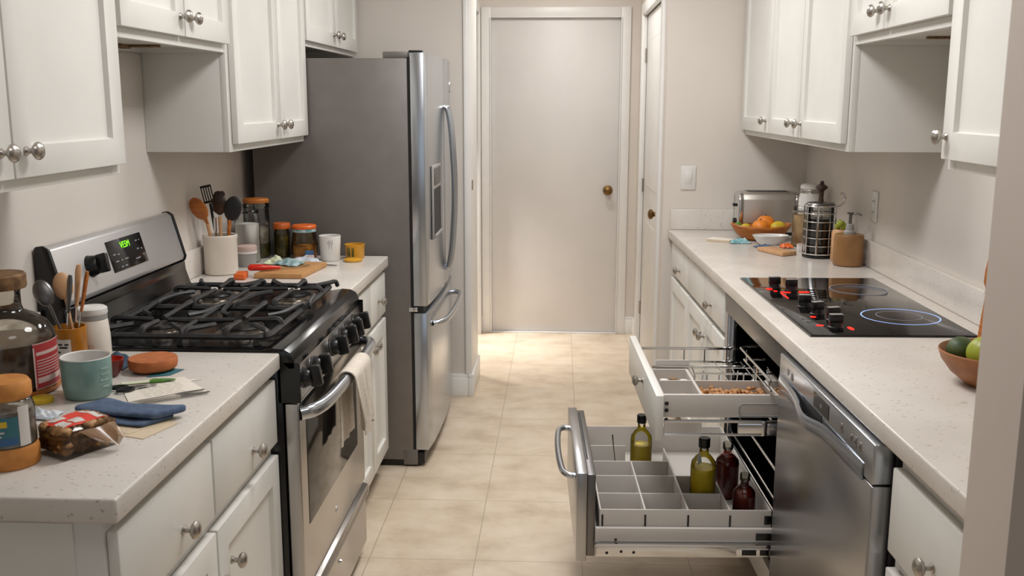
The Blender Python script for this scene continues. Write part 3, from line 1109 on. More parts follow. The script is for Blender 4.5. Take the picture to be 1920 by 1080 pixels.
# ================================================================== RIGHT RUN: oven cabinet with two pulled-out drawers
ov = thing('oven_cabinet', 'black-lined oven cabinet under the cooktop with two drawers pulled out', 'cabinet', (0.3, 2.98, 0), 0, None, FR)
b = B()
b.box(0.03, 0.50, 2.582, 2.598, 0.10, 0.872)
b.box(0.03, 0.50, 3.385, 3.401, 0.10, 0.872)
b.box(0.03, 0.50, 2.598, 3.385, 0.10, 0.116)
b.box(0.485, 0.50, 2.598, 3.385, 0.116, 0.872)
b.box(0.06, 0.485, 2.598, 3.385, 0.855, 0.872)
obj('cavity_lining', b, 'black', ov, 'F')
b = B().box(0.008, 0.03, 2.584, 3.40, 0.806, 0.868, 0.002)
obj('trim_panel', b, 'steel_dark', ov, 'F')
b = B()
b.box(0.010, 0.030, 3.352, 3.401, 0.10, 0.805, 0.003)
b.box(0.018, 0.036, 3.328, 3.350, 0.10, 0.805, 0.003)
obj('door_jamb', b, 'steel_v', ov, 'F')
obj('toe_kick', B().box(0.09, 0.5, 2.584, 3.40, 0.001, 0.0995), 'black_matte', ov, 'F')
obj('lower_lip', B().box(0.012, 0.03, 2.60, 3.35, 0.118, 0.20, 0.002), 'white', ov, 'F')


def rack(z, x0, loop=True):
    b = B()
    b.tube([(x0, 2.61, z), (x0, 3.37, z)], 0.0045, 8)
    b.tube([(0.45, 2.61, z), (0.45, 3.37, z)], 0.0035, 8)
    for y in (2.61, 3.37):
        b.tube([(x0, y, z), (0.45, y, z)], 0.0035, 8)
    for i in range(1, 16):
        y = 2.61 + 0.76 * i / 16
        b.tube([(x0, y, z), (0.45, y, z)], 0.002, 6)
    return obj('oven_rack', b, 'chrome', ov, 'F')


rack(0.775, 0.055)
rack(0.585, 0.05)
rack(0.455, 0.05)
b = B()
b.tube([(-0.02, 2.63, 0.772), (-0.022, 3.0, 0.774), (0.0, 3.02, 0.774), (0.10, 3.02, 0.774), (0.10, 2.63, 0.772)], 0.004, 8)
b.tube([(-0.015, 2.64, 0.742), (-0.015, 2.98, 0.742), (0.08, 2.98, 0.742)], 0.003, 8)
for y in (2.66, 2.8, 2.94):
    b.tube([(-0.018, y, 0.772), (-0.015, y, 0.742)], 0.0025, 6)
obj('wire_guard', b, 'chrome', ov, 'F')

for z, x in ((0.392, 0.032), (0.352, 0.034)):
    obj('side_rail', B().tube([(x, 2.615, z), (x, 3.37, z)], 0.0045, 8), 'chrome', ov, 'F')
# --- upper drawer
ud = obj('drawer', B().box(-0.329, -0.307, 2.640, 3.352, 0.597, 0.727, 0.002), 'white', ov, 'F', label='white slab upper drawer with a wire basket, pulled out')
knob(ud, -0.329, 2.945, 0.684, -1, 'F')
b = B()
b.box(-0.307, 0.06, 2.652, 2.664, 0.662, 0.7265, 0.001)          # near side
b.box(-0.307, 0.06, 2.664, 2.965, 0.662, 0.668)                   # bottom
b.box(-0.307, -0.301, 2.664, 2.965, 0.668, 0.718)
b.box(0.052, 0.06, 2.664, 2.965, 0.668, 0.715)
obj('drawer_box', b, 'organizer', ud, 'F')
b = B()
b.box(-0.300, 0.05, 2.797, 2.803, 0.668, 0.7255)
b.box(-0.300, -0.199, 2.920, 2.926, 0.668, 0.7255)
b.box(-0.206, -0.198, 2.665, 2.92, 0.668, 0.7262)
b.box(0.004, 0.010, 2.665, 2.797, 0.668, 0.7262)
b.box(-0.290, -0.188, 2.955, 2.96, 0.668, 0.745)
obj('divider', b, 'organizer', ud, 'F')
b = B()
b.tube([(-0.302, 3.315, 0.692), (0.075, 3.315, 0.692)], 0.005, 8)
b.tube([(-0.15, 3.315, 0.645), (0.08, 3.315, 0.645)], 0.0036, 8)
for x in (-0.29, -0.145, -0.075, 0.0, 0.07):
    b.tube([(x, 3.315, 0.64), (x, 3.315, 0.692)], 0.0026, 6)
obj('wire_basket', b, 'chrome', ud, 'F')
b = B()
b.tube([(-0.302, 2.945, 0.727), (0.0, 2.945, 0.727), (0.055, 2.945, 0.70)], 0.005, 8)
b.tube([(-0.18, 2.90, 0.718), (0.055, 2.90, 0.718)], 0.0034, 8)
for i in range(7):
    x = -0.18 + 0.037 * i
    b.tube([(x, 2.90, 0.669), (x, 2.90, 0.718)], 0.0024, 6)
for x in (-0.18, -0.06, 0.05):
    b.tube([(x, 2.90, 0.718), (x, 2.945, 0.727)], 0.0024, 6)
for x in (-0.145, -0.04, 0.05):
    b.tube([(x, 2.945, 0.715), (x, 2.97, 0.645), (x, 3.312, 0.645)], 0.0024, 6)
b.lathe([(0, 0), (0.008, 0.0), (0.008, 0.004), (0.004, 0.008), (0.004, 0.05), (0, 0.05)], (0.02, 2.99, 0.669), 12)
obj('wire_basket', b, 'chrome', ud, 'F')
b = B()
b.box(-0.304, 0.30, 2.6405, 2.6515, 0.650, 0.656, 0.001)
b.box(-0.304, 0.30, 2.6405, 2.6515, 0.612, 0.617, 0.001)
b.box(-0.304, -0.20, 2.644, 2.6505, 0.617, 0.650)
b.box(-0.10, 0.30, 2.6425, 2.6505, 0.618, 0.648, 0.002)
b.box(-0.035, -0.02, 2.6400, 2.6515, 0.612, 0.656, 0.001)
obj('slide_rail', b, 'chrome', ud, 'F')
b = B()
b.box(-0.10, 0.055, 2.6505, 2.6522, 0.664, 0.667)
b.tube([(0.055, 2.651, 0.668), (-0.09, 2.651, 0.668), (-0.098, 2.651, 0.676), (-0.098, 2.651, 0.694), (-0.09, 2.651, 0.702), (0.055, 2.651, 0.702)], 0.0022, 6)
obj('side_bracket', b, 'plastic_grey', ud, 'F')
b = B()
for z in (0.702, 0.682, 0.655, 0.63):
    b.lathe([(0, 0), (0.006, 0), (0.004, 0.004), (0, 0.004)], (-0.298, 2.652, z), 10, (0, -1, 0))
obj('screw', b, 'rubber', ud, 'F')

# --- lower drawer
b = B()
b.box(-0.545, -0.516, 2.612, 3.212, 0.250, 0.512, 0.003)
lo = obj('drawer', b, 'steel_v', ov, 'F', label='stainless-fronted lower drawer with divided bottle tray, pulled out')
b = B()
b.box(-0.5155, -0.492, 2.620, 3.205, 0.262, 0.505, 0.003)
obj('inner_panel', b, 'steel_dark', lo, 'F')
b = B()
b.box(-0.5115, -0.5065, 2.74, 3.18, 0.503, 0.5058)
obj('slot', b, 'black_matte', lo, 'F')
hp = spline([(-0.545, 2.70, 0.470), (-0.568, 2.705, 0.472), (-0.582, 2.75, 0.473), (-0.588, 2.91, 0.474), (-0.582, 3.07, 0.473), (-0.568, 3.115, 0.472), (-0.545, 3.12, 0.470)], 6)
obj('door_handle', B().tube(hp, 0.0095, 10), 'steel_cool', lo, 'F')
# drawer frame under the tray
b = B()
b.box(-0.492, 0.02, 2.608, 2.622, 0.312, 0.352, 0.0015)
b.box(-0.492, 0.02, 3.352, 3.366, 0.312, 0.352, 0.0015)
b.box(-0.492, 0.02, 2.622, 3.352, 0.296, 0.302)
obj('drawer_box', b, 'organizer', lo, 'F')
# divided tray
TX0, TX1, TY0, TY1, TZ0, TZ1 = -0.480, 0.0, 2.624, 3.350, 0.303, 0.401
b = B()
w = 0.005
b.box(TX0, TX1, TY0, TY0 + w, TZ0, TZ1, 0.001)
b.box(TX0, TX1, TY1 - w, TY1, TZ0, TZ1, 0.001)
b.box(TX0, TX0 + w, TY0 + w, TY1 - w, TZ0, TZ1, 0.001)
b.box(TX1 - w, TX1, TY0 + w, TY1 - w, TZ0, TZ1, 0.001)
b.box(TX0 + w, TX1 - w, TY0 + w, TY1 - w, TZ0, TZ0 + 0.004)
obj('bottle_tray', b, 'organizer', lo, 'F')
XC = [-0.478, -0.352, -0.232, -0.115, -0.002]
for yv, xa, xb in ((2.748, 0, 3), (2.886, 0, 3), (3.010, 0, 2), (3.155, 0, 1)):
    obj('divider', B().box(XC[xa] + 0.003, XC[xb] - 0.003, yv - 0.0025, yv + 0.0025, TZ0 + 0.0045, TZ1 - 0.002, 0.0008), 'organizer', lo, 'F')
for xv, ye in ((XC[1], 3.0075), (XC[2], 3.13), (XC[3], 2.884)):
    obj('divider', B().box(xv - 0.0025, xv + 0.0025, TY0 + w + 0.001, ye, TZ0 + 0.0045, TZ1 - 0.0015, 0.0008), 'organizer', lo, 'F')
b = B()
for xv in (XC[0] + 0.006, XC[1], XC[2], XC[3]):
    b.box(xv - 0.0025, xv + 0.0025, TY0 - 0.0015, TY0 - 0.0002, 0.352, 0.386)
obj('tray_slots', b, 'black_matte', lo, 'F')
b = B()
b.box(-0.490, 0.25, 2.5965, 2.6075, 0.272, 0.310, 0.002)
b.box(-0.492, 0.25, 2.592, 2.6075, 0.306, 0.312, 0.001)
b.box(-0.10, 0.25, 2.5935, 2.5964, 0.277, 0.302, 0.001)
obj('slide_rail', b, 'chrome', lo, 'F')
obj('slide_rail', B().box(-0.490, 0.25, 3.366, 3.377, 0.272, 0.310, 0.002), 'chrome', lo, 'F')
b = B()
for x, z in ((-0.46, 0.284), (-0.42, 0.288), (-0.385, 0.286), (-0.435, 0.318)):
    b.lathe([(0, 0), (0.0045, 0), (0.003, 0.003), (0, 0.003)], (x, 2.5965 if z < 0.31 else 2.608, z), 10, (0, -1, 0))
obj('screw', b, 'plastic_black', lo, 'F')
for q in ((-0.085, -0.045, 2.592, 2.5936, 0.281, 0.297), (-0.035, -0.01, 2.592, 2.5936, 0.281, 0.297), (-0.045, 0.015, 2.604, 2.608, 0.320, 0.340), (-0.02, 0.0, 2.6205, 2.6238, 0.36, 0.385)):
    obj('clip', B().box(*q, 0.0005), 'plastic_black', lo, 'F')

# ================================================================== DISHWASHER
dw = thing('dishwasher', 'stainless dishwasher with a pocket handle between the pulled-out drawers and near cabinet', 'dishwasher', (0.25, 2.21, 0), 0, None, FR)
W0, W1 = 1.856, 2.574
obj('tub', B().box(0.03, 0.52, W0 - 0.012, W1, 0.09, 0.866), 'black_matte', dw, 'F')
obj('toe_kick', B().box(0.08, 0.52, W0, W1, 0.001, 0.0895), 'black_matte', dw, 'F')
dd = obj('door_panel', B().box(-0.012, 0.0295, W0, W1, 0.095, 0.782, 0.004, 3), 'steel_v', dw, 'F')
b = B()
b.box(-0.0125, 0.0295, W0 - 0.001, W1, 0.785, 0.868, 0.004, 3)
pn = obj('control_panel', b, 'steel_cool', dw, 'F')
obj('display', B().box(-0.0135, -0.0126, 2.142, 2.258, 0.822, 0.856), 'display', pn, 'F')
letters('88', 0.012, 'mark_grey', pn, wmat(pn).inverted() @ FR @ Matrix.Translation((-0.0137, 2.20, 0.838)) @ Matrix(((0, 0, -1, 0), (-1, 0, 0, 0), (0, 1, 0, 0), (0, 0, 0, 1))), 'digits')
b = B()
for y, z, s in ((2.49, 0.838, 0.009), (2.452, 0.835, 0.011)):
    b.lathe([(0, 0), (s, 0), (s * 0.9, 0.001), (0, 0.001)], (-0.0125, y, z), 16, (-1, 0, 0))
obj('indicator', b, 'steel_dark', pn, 'F')
for y, w_, h_ in ((2.05, 0.012, 0.020), (1.985, 0.010, 0.016), (1.958, 0.010, 0.024), (1.93, 0.011, 0.020)):
    obj('button', B().box(-0.0140, -0.0126, y - w_ / 2, y + w_ / 2, 0.837 - h_ / 2, 0.837 + h_ / 2, 0.0005), 'nickel', pn, 'F')
    obj('button_mark', B().box(-0.0144, -0.0141, y - w_ / 4, y + w_ / 4, 0.834, 0.840), 'plastic_black', pn, 'F')
# pocket and curved grip
obj('handle_pocket', B().box(-0.0135, -0.0127, 2.19, 2.35, 0.789, 0.817), 'black_matte', pn, 'F')


def lip(u, v):
    y = 1.905 + 0.655 * u
    k = math.exp(-((y - 2.27) / 0.085) ** 2)
    x = -0.0128 - 0.014 * (0.35 + 0.65 * math.sin(PI * min(1, max(0, u)))) * math.sin(PI * (0.15 + 0.7 * v)) - 0.012 * k
    top = 0.812 - 0.014 * k
    z = top + (0.776 - 0.010 * k - top) * v
    return (x, y, z)


b = B().sheet(lip, 48, 8, 0.004)
obj('handle', b, 'steel_cool', pn, 'F', angle=60)

# ================================================================== ELECTRIC COOKTOP
ck = thing('electric_cooktop', 'black glass electric cooktop with lit rings set in the right counter', 'cooktop', (0.32, 2.985, 0.9155), 0, None, FR)
CX0, CX1, CY0, CY1 = 0.062, 0.505, 2.556, 3.418
b = B()
b.prism([(CX0, CY0), (CX0, CY1), (0.520, CY1), (0.497, CY0)], 0.0, 0.006, 'z', 0.002)
for v in b.bm.verts:
    v.co = v.co + Vector((-0.32, -2.985, 0))
obj('glass_top', b, 'black_glass', ck)
b = B()
b.box(CX0 - 0.004 - 0.32, CX0 - 0.0005 - 0.32, CY0 - 2.985, CY1 - 2.985, 0.0, 0.0055, 0.001)
obj('edge_strip', b, 'steel_dark', ck)


def ring(x, y, r, w_, mat, n=64):
    b = B().lathe([(r - w_, 0.0062), (r + w_, 0.0062), (r + w_, 0.0066), (r - w_, 0.0066), (r - w_, 0.0062)], (x - 0.32, y - 2.985, 0), n)
    obj('burner_ring', b, mat, ck)


ring(0.398, 3.205, 0.090, 0.0010, 'ring_grey')
ring(0.378, 2.785, 0.106, 0.0016, 'ring_blue')
ring(0.378, 2.795, 0.062, 0.0007, 'ring_grey')
for x, y, a in ((0.128, 3.222, 0.1), (0.172, 3.178, 0.0), (0.142, 2.915, -0.1), (0.150, 2.812, 0.35), (0.172, 2.735, 0.25), (0.150, 2.640, 0.05)):
    c = Vector((x - 0.32, y - 2.985, 0.0062))
    b = B()
    b.lathe([(0, 0), (0.021, 0), (0.021, 0.003), (0.0175, 0.005), (0.0165, 0.016), (0, 0.016)], c, 24)
    b.box(-0.0185, 0.0185, -0.009, 0.009, 0.012, 0.036, 0.003, 2, 0, Matrix.Translation(c) @ Matrix.Rotation(a, 4, 'Z'))
    k = obj('control_knob', b, 'plastic_black', ck)
    b = B().box(-0.0175, 0.0175, -0.0085, 0.0085, 0.0362, 0.038, 0.0008, 2, 0, Matrix.Translation(c) @ Matrix.Rotation(a, 4, 'Z'))
    obj('knob_lit_cap', b, 'plastic_grey', k)  # grey colour stands in for light catching the knob tops
for x, y, sx, sy in ((0.108, 3.205, 0.010, 0.012), (0.118, 3.165, 0.006, 0.006), (0.205, 3.15, 0.018, 0.007), (0.150, 3.145, 0.012, 0.007), (0.128, 3.09, 0.0035, 0.05), (0.128, 2.775, 0.008, 0.009), (0.115, 2.665, 0.011, 0.008), (0.188, 2.63, 0.007, 0.020), (0.138, 3.150, 0.007, 0.004)):
    b = B().lathe([(0, 0.0062), (1, 0.0062), (1, 0.0068), (0, 0.0068)], (0, 0, 0), 16)
    for v in b.bm.verts:
        v.co = Vector((v.co.x * sx + x - 0.32, v.co.y * sy + y - 2.985, v.co.z))
    obj('indicator_light', b, 'led_red', ck)

CT = 0.9155   # worktop surface


def solid(name, b, mat, label, cat, group=None, kind=None, angle=38):
    return obj(name, b, mat, None, 'W', label=label, cat=cat, group=group, kind=kind, angle=angle)


def quad(pts, z0, z1):
    return B().prism(pts, z0, z1, 'z')


# ================================================================== LEFT COUNTER, FOREGROUND
tray = B().lathe([(0, 0), (0.094, 0), (0.101, 0.004), (0.102, 0.012), (0.099, 0.0125), (0.097, 0.008), (0, 0.008)], (-1.166, 1.975, CT), 40)
solid('round_tray', tray, 'wood_warm', 'round brown wooden tray beneath the big glass jug', 'tray')
t = thing('glass_jug', 'big clear glass jug of dark amber liquid with a red label', 'jug', (-1.167, 1.975, CT + 0.0085))
t.scale = (0.94, 0.94, 1.0)
b = B().lathe([(0, 0.002), (0.098, 0.002), (0.105, 0.012), (0.106, 0.106), (0.103, 0.118), (0.090, 0.138), (0.066, 0.154), (0.045, 0.164), (0.041, 0.175), (0.041, 0.205), (0.045, 0.212), (0.042, 0.212)], (0, 0, 0), 48)
obj('bottle_body', b, 'glass_smoke', t, angle=60)
b = B().lathe([(0, 0.004), (0.096, 0.004), (0.1025, 0.013), (0.1035, 0.085), (0.1005, 0.102), (0, 0.102)], (0, 0, 0), 48)
obj('liquid', b, 'liquid_dark', t)
b = B().lathe([(0, 0.2125), (0.054, 0.2125), (0.056, 0.216), (0.056, 0.240), (0.052, 0.244), (0, 0.244)], (0, 0, 0), 40)
obj('lid', b, 'cork_dark', t)
b = B().lathe([(0.1068, 0.006), (0.1068, 0.104)], (0, 0, 0), 24, (0, 0, 1), 0, 1, 1, math.radians(-30), math.radians(24))
lb = obj('label', b, 'label_red', t)
b = B()
for i, (z, h, m_) in enumerate(((0.078, 0.007, 1), (0.066, 0.002, 0), (0.060, 0.002, 0), (0.054, 0.002, 0), (0.048, 0.002, 0), (0.042, 0.002, 0), (0.036, 0.002, 0), (0.019, 0.012, 1))):
    b.lathe([(0.1071, z), (0.1071, z + h)], (0, 0, 0), 16, (0, 0, 1), 0, 1, 1, math.radians(-26), math.radians(20))
for z0, z1 in ((0.006, 0.008), (0.102, 0.104)):
    b.lathe([(0.1071, z0), (0.1071, z1)], (0, 0, 0), 16, (0, 0, 1), 0, 1, 1, math.radians(-30), math.radians(24))
for a in (-30, 22):
    b.lathe([(0.1071, 0.01), (0.1071, 0.096)], (0, 0, 0), 2, (0, 0, 1), 0, 1, 1, math.radians(a), math.radians(a + 2))
obj('label_print', b, 'label_pale', lb)


def spoon_tree(b, base, tip, bowl_r, handle_r, mats=0, flat=0.35, elong=1.5):
    base, tip = Vector(base), Vector(tip)
    d = (tip - base).normalized()
    e = tip - d * bowl_r * elong
    b.tube([base, base + (e - base) * 0.6, e], [handle_r, handle_r * 0.85, handle_r * 1.1], 8)
    q = face_q(d, (0.5, -0.85, 0))
    b.ball(tip - d * bowl_r * elong * 0.8, bowl_r, 16, 0, (1.0, flat, elong), None, q)
    return b


t = thing('utensil_crock', 'small mustard ceramic pot with a pale label behind the teal mug', 'pot', (-1.137, 2.192, CT))
b = B().lathe([(0, 0), (0.033, 0), (0.036, 0.005), (0.036, 0.08), (0.0375, 0.086), (0.037, 0.09), (0.034, 0.09), (0.033, 0.08), (0.033, 0.006), (0, 0.006)], (0, 0, 0), 36)
obj('pot_body', b, 'mustard', t)
b = B().lathe([(0.0364, 0.022), (0.0364, 0.066)], (0, 0, 0), 14, (0, 0, 1), 0, 1, 1, math.radians(-118), math.radians(-62))
lb = obj('label', b, 'label_white', t)
b = B()
for z, a0, a1 in ((0.052, -108, -92), (0.052, -84, -70), (0.045, -104, -74), (0.034, -112, -100)):
    b.lathe([(0.0367, z), (0.0367, z + 0.004)], (0, 0, 0), 6, (0, 0, 1), 0, 1, 1, math.radians(a0), math.radians(a1))
obj('label_print', b, 'rubber', lb)
cx, cy, zb = -1.137, 2.192, CT + 0.012
for i, (tip, r, m_, lab) in enumerate((
        ((-1.205, 2.20, 1.106), 0.022, 'steel_dark', 'curved dark metal ladle leaning left in the mustard pot'),
        ((-1.166, 2.228, 1.120), 0.022, 'wood_tan', 'tan wooden spoon leaning left in the mustard pot'))):
    b = spoon_tree(B(), (cx + (0.012 if i else 0.014), cy + (0.01 if i else -0.012), zb), tip, r, 0.004, elong=1.5)
    solid('spoon' if i else 'ladle', b, m_, lab, 'spoon' if i else 'ladle', 'utensils in the mustard pot')
for i, (tip, m_, lab) in enumerate((
        ((-1.133, 2.208, 1.124), 'steel_dark', 'dull metal fork handle rising from the middle of the mustard pot'),
        ((-1.106, 2.198, 1.150), 'wood_tan', 'tallest tan-handled knife standing in the mustard pot'),
        ((-1.085, 2.195, 1.135), 'wood_warm', 'brown-handled knife leaning right in the mustard pot'))):
    base = Vector((cx - 0.012 + 0.012 * i, cy + (-0.006, 0.012, -0.014)[i], zb))
    tip = Vector(tip)
    mid = base + (tip - base) * 0.55
    th = thing('table_fork' if i == 0 else 'table_knife', lab, 'fork' if i == 0 else 'knife', base, 0, 'utensils in the mustard pot')
    b = B().tube([mid, mid + (tip - mid) * 0.2, mid + (tip - mid) * 0.85, tip], [0.005, 0.0072, 0.009, 0.006], 10, flat=0.6)
    obj('handle', b, m_, th, 'W')
    b = B().tube([base, mid], [0.003, 0.0045], 8, flat=0.4)
    obj('blade', b, 'chrome', th, 'W')

t = thing('ceramic_canister', 'white ceramic canister with a grey band standing against the gas range', 'canister', (-1.118, 2.268, CT))
b = B().lathe([(0, 0), (0.036, 0), (0.039, 0.004), (0.0385, 0.05), (0.035, 0.088), (0.033, 0.092), (0, 0.092)], (0, 0, 0), 36)
obj('body', b, 'ceramic', t)
obj('band', B().lathe([(0.0338, 0.0922), (0.0345, 0.0925), (0.0345, 0.103), (0.0335, 0.1035), (0.0, 0.1035), (0.0, 0.0922)], (0, 0, 0), 36), 'plastic_grey', t)
b = B().lathe([(0, 0.1037), (0.0345, 0.1037), (0.036, 0.107), (0.0355, 0.118), (0.03, 0.122), (0, 0.123)], (0, 0, 0), 36)
obj('lid', b, 'ceramic_white', t)
b = B()
for a in (-96, -88, -82, -74, -68):
    b.lathe([(0.0398, 0.012), (0.0392, 0.036)], (0, 0, 0), 2, (0, 0, 1), 0, 1, 1, math.radians(a), math.radians(a + 2.4))
obj('painted_marks', b, 'wood_tan', t)

t = thing('mug', 'teal glazed mug with a pale rim in the left foreground', 'mug', (-0.98, 1.945, CT))
b = B().lathe([(0, 0), (0.042, 0), (0.046, 0.004), (0.0492, 0.03), (0.050, 0.083), (0.0488, 0.0855), (0.0468, 0.083), (0.0455, 0.03), (0.042, 0.007), (0, 0.007)], (0, 0, 0), 44)
obj('mug_body', b, 'teal', t)
obj('inner_glaze', B().lathe([(0.0488, 0.0858), (0.0500, 0.0846), (0.0490, 0.0862), (0.0466, 0.0842), (0.0452, 0.03), (0.0415, 0.0075), (0, 0.0075)], (0, 0, 0), 44), 'ceramic_white', t)
a = math.radians(150)
hp = [(math.cos(a) * r, math.sin(a) * r, z) for r, z in ((0.048, 0.068), (0.066, 0.071), (0.077, 0.058), (0.076, 0.036), (0.064, 0.022), (0.048, 0.020))]
obj('handle', B().tube(spline(hp, 5), 0.006, 10, flat=1.2), 'teal', t)
b = B()
for z, a0, a1 in ((0.062, -32, -8), (0.05, -30, -5), (0.038, -34, -10), (0.024, -30, -8)):
    b.lathe([(0.0503, z), (0.0503, z + 0.005)], (0, 0, 0), 8, (0, 0, 1), 0, 1, 1, math.radians(a0), math.radians(a1))
obj('faded_print', b, mottle('faded_teal_print', (150, 172, 166), (128, 154, 148), 90, 0.4), t)

t = thing('dip_bowl', 'small bowl, bright red inside, dark outside, right of the teal mug', 'bowl', (-0.998, 2.092, CT))
obj('bowl', B().lathe([(0, 0), (0.014, 0), (0.016, 0.003), (0.024, 0.016), (0.029, 0.034), (0.0285, 0.040), (0.0275, 0.040)], (0, 0, 0), 32), 'dark_red', t)
obj('red_glaze', B().lathe([(0.0284, 0.0404), (0.0274, 0.0405), (0.0262, 0.034), (0.021, 0.016), (0.013, 0.006), (0, 0.006)], (0, 0, 0), 32), 'red_glaze', t)

t = thing('terracotta_lid', 'round terracotta pot lid lying flat on the left counter', 'lid', (-0.925, 2.148, CT + 0.0012))
obj('disc', B().lathe([(0, 0.002), (0.046, 0.002), (0.0525, 0.007), (0.0545, 0.015), (0.0545, 0.026), (0.0525, 0.029), (0, 0.0285)], (0, 0, 0), 44), 'terracotta', t)
obj('foot', B().lathe([(0, 0), (0.040, 0), (0.041, 0.002), (0, 0.002)], (0, 0, 0), 36), 'black_matte', t)
solid('card', quad([(-0.915, 2.085), (-0.868, 2.105), (-0.855, 2.155), (-0.905, 2.16)], CT + 0.0006, CT + 0.0011), 'label_teal', 'small teal card poking out beneath the terracotta lid', 'card')


def crumple(cx, cy, wx, wy, h, seed, z=CT + 0.0002):
    rr = random.Random(seed)
    ph = [rr.uniform(0, 6.28) for _ in range(8)]

    def fn(u, v):
        x = (u - 0.5) * wx
        y = (v - 0.5) * wy
        e = min(u, 1 - u, v, 1 - v) * 4
        k = min(1, e)
        r = 0.5 + 0.22 * math.sin(9 * u + ph[0] + 3 * v) + 0.2 * math.sin(11 * v + ph[1] - 4 * u) + 0.12 * math.sin(21 * u + ph[2]) * math.sin(19 * v + ph[3])
        wob = 0.06 * math.sin(6 * v + ph[4])
        return (cx + x * (1 + wob), cy + y * (1 + 0.08 * math.sin(5 * u + ph[5])), z + 0.0015 + h * (0.1 + 0.9 * k) * max(0.08, r))
    return B().sheet(fn, 30, 30, 0.0012)


solid('cloth', crumple(-1.032, 2.185, 0.085, 0.10, 0.03, 3), 'blue_cloth_dark', 'crumpled slate-blue cloth between the canister and the terracotta lid', 'cloth', angle=80)

solid('paper_sheet', quad([(-0.955, 2.040), (-0.872, 2.075), (-0.785, 2.075), (-0.90, 1.995)], CT + 0.0003, CT + 0.0006), 'paper', 'blank white paper partly under the printed recipe sheet', 'paper')
t = thing('recipe_sheet', 'white printed recipe sheet lying beside the teal mug', 'paper', (-0.84, 1.99, CT + 0.0007))
obj('page', quad([(-0.948, 2.024), (-0.832, 2.092), (-0.735, 1.975), (-0.862, 1.878)], CT + 0.0008, CT + 0.0013), 'paper', t, 'W')
b = B()
ux = Vector((0.116, 0.068, 0)).normalized()
uy = Vector((0.092, -0.122, 0)).normalized()
o0 = Vector((-0.948, 2.024, CT + 0.0015))
rr = random.Random(5)
for row in range(9):
    d0 = 0.024 + row * 0.0125
    pos = 0.022
    while pos < 0.105:
        ln = rr.uniform(0.008, 0.022)
        e = min(pos + ln, 0.112)
        p0, p1 = o0 + uy * d0 + ux * pos, o0 + uy * d0 + ux * e
        q = Matrix.Translation((p0 + p1) / 2) @ Matrix.Rotation(math.atan2(ux.y, ux.x), 4, 'Z')
        b.box(-(e - pos) / 2, (e - pos) / 2, -0.0006, 0.0006, 0, 0.0001, 0, 2, 0, q)
        pos = e + rr.uniform(0.003, 0.006)
obj('printed_lines', b, 'ink', t, 'W')

t = thing('paring_knife', 'green-handled paring knife with a pale blade lying on the recipe sheet', 'knife', (-0.90, 2.03, CT + 0.0015))
p0, p1, p2 = Vector((-0.952, 2.012, CT + 0.004)), Vector((-0.888, 2.040, CT + 0.0045)), Vector((-0.838, 2.058, CT + 0.005))
obj('blade', B().tube([p0, p0 + (p1 - p0) * 0.4, p1], [0.001, 0.006, 0.007], 10, flat=0.3), 'pale_green', t, 'W')
obj('handle', B().tube([p1, p1 + (p2 - p1) * 0.1, p1 + (p2 - p1) * 0.5, p2], [0.007, 0.0105, 0.0085, 0.003], 12, flat=0.45), 'green', t, 'W')

t = thing('scissors', 'scissors with black loop handles beside the teal mug', 'scissors', (-0.925, 1.985, CT + 0.0015))
z = CT + 0.0055
for c, a in (((-0.934, 1.988), 0.35), ((-0.912, 1.972), 0.75)):
    pts = [(c[0] + 0.017 * math.cos(k) * math.cos(a) - 0.010 * math.sin(k) * math.sin(a), c[1] + 0.017 * math.cos(k) * math.sin(a) + 0.010 * math.sin(k) * math.cos(a), z) for k in [2 * PI * i / 20 for i in range(20)]]
    obj('loop_handle', B().tube(pts, 0.0033, 8, True), 'plastic_black', t, 'W')
for a_, b_ in (((-0.918, 1.994), (-0.862, 2.015)), ((-0.900, 1.983), (-0.865, 2.022))):
    obj('blade', B().tube([(*a_, z), ((a_[0] + b_[0]) / 2, (a_[1] + b_[1]) / 2, z), (*b_, z - 0.001)], [0.003, 0.0045, 0.001], 8, flat=0.35), 'steel_dark', t, 'W')

for i, (p0, p2, lab) in enumerate((((-0.872, 1.884), (-0.748, 1.985), 'upper of two slim dark-handled knives on the recipe sheet'), ((-0.858, 1.872), (-0.731, 1.970), 'lower of two slim dark-handled knives at the recipe sheet edge'))):
    t = thing('butter_knife', lab, 'knife', (*p0, CT + 0.0015), 0, 'slim knives on the recipe sheet')
    p0, p2 = Vector((*p0, CT + 0.0042)), Vector((*p2, CT + 0.0048))
    pm = p0 + (p2 - p0) * 0.62
    obj('blade', B().tube([p0, p0 + (pm - p0) * 0.3, pm], [0.001, 0.0036, 0.003], 8, flat=0.35), 'nickel', t, 'W')
    obj('handle', B().tube([pm, pm + (p2 - pm) * 0.3, p2], [0.0022, 0.0036, 0.002], 8, flat=0.7), 'steel_dark', t, 'W')

# folded blue napkin on two cream envelopes
for i, (pts, lab) in enumerate((([(-0.905, 1.735), (-0.752, 1.682), (-0.722, 1.775), (-0.86, 1.83)], 'lower cream paper sheet under the folded blue napkin'), ([(-0.87, 1.752), (-0.79, 1.705), (-0.735, 1.80), (-0.82, 1.86)], 'upper cream paper sheet under the folded blue napkin'))):
    solid('paper_sheet', quad(pts, CT + 0.0002 + 0.0006 * i, CT + 0.0007 + 0.0006 * i), 'kraft', lab, 'paper')
t = thing('napkin', 'folded denim-blue napkin lying across cream papers', 'napkin', (-0.83, 1.805, CT + 0.0015))
NA = Matrix.Translation((-0.832, 1.802, CT + 0.0016)) @ Matrix.Rotation(math.radians(-12), 4, 'Z')


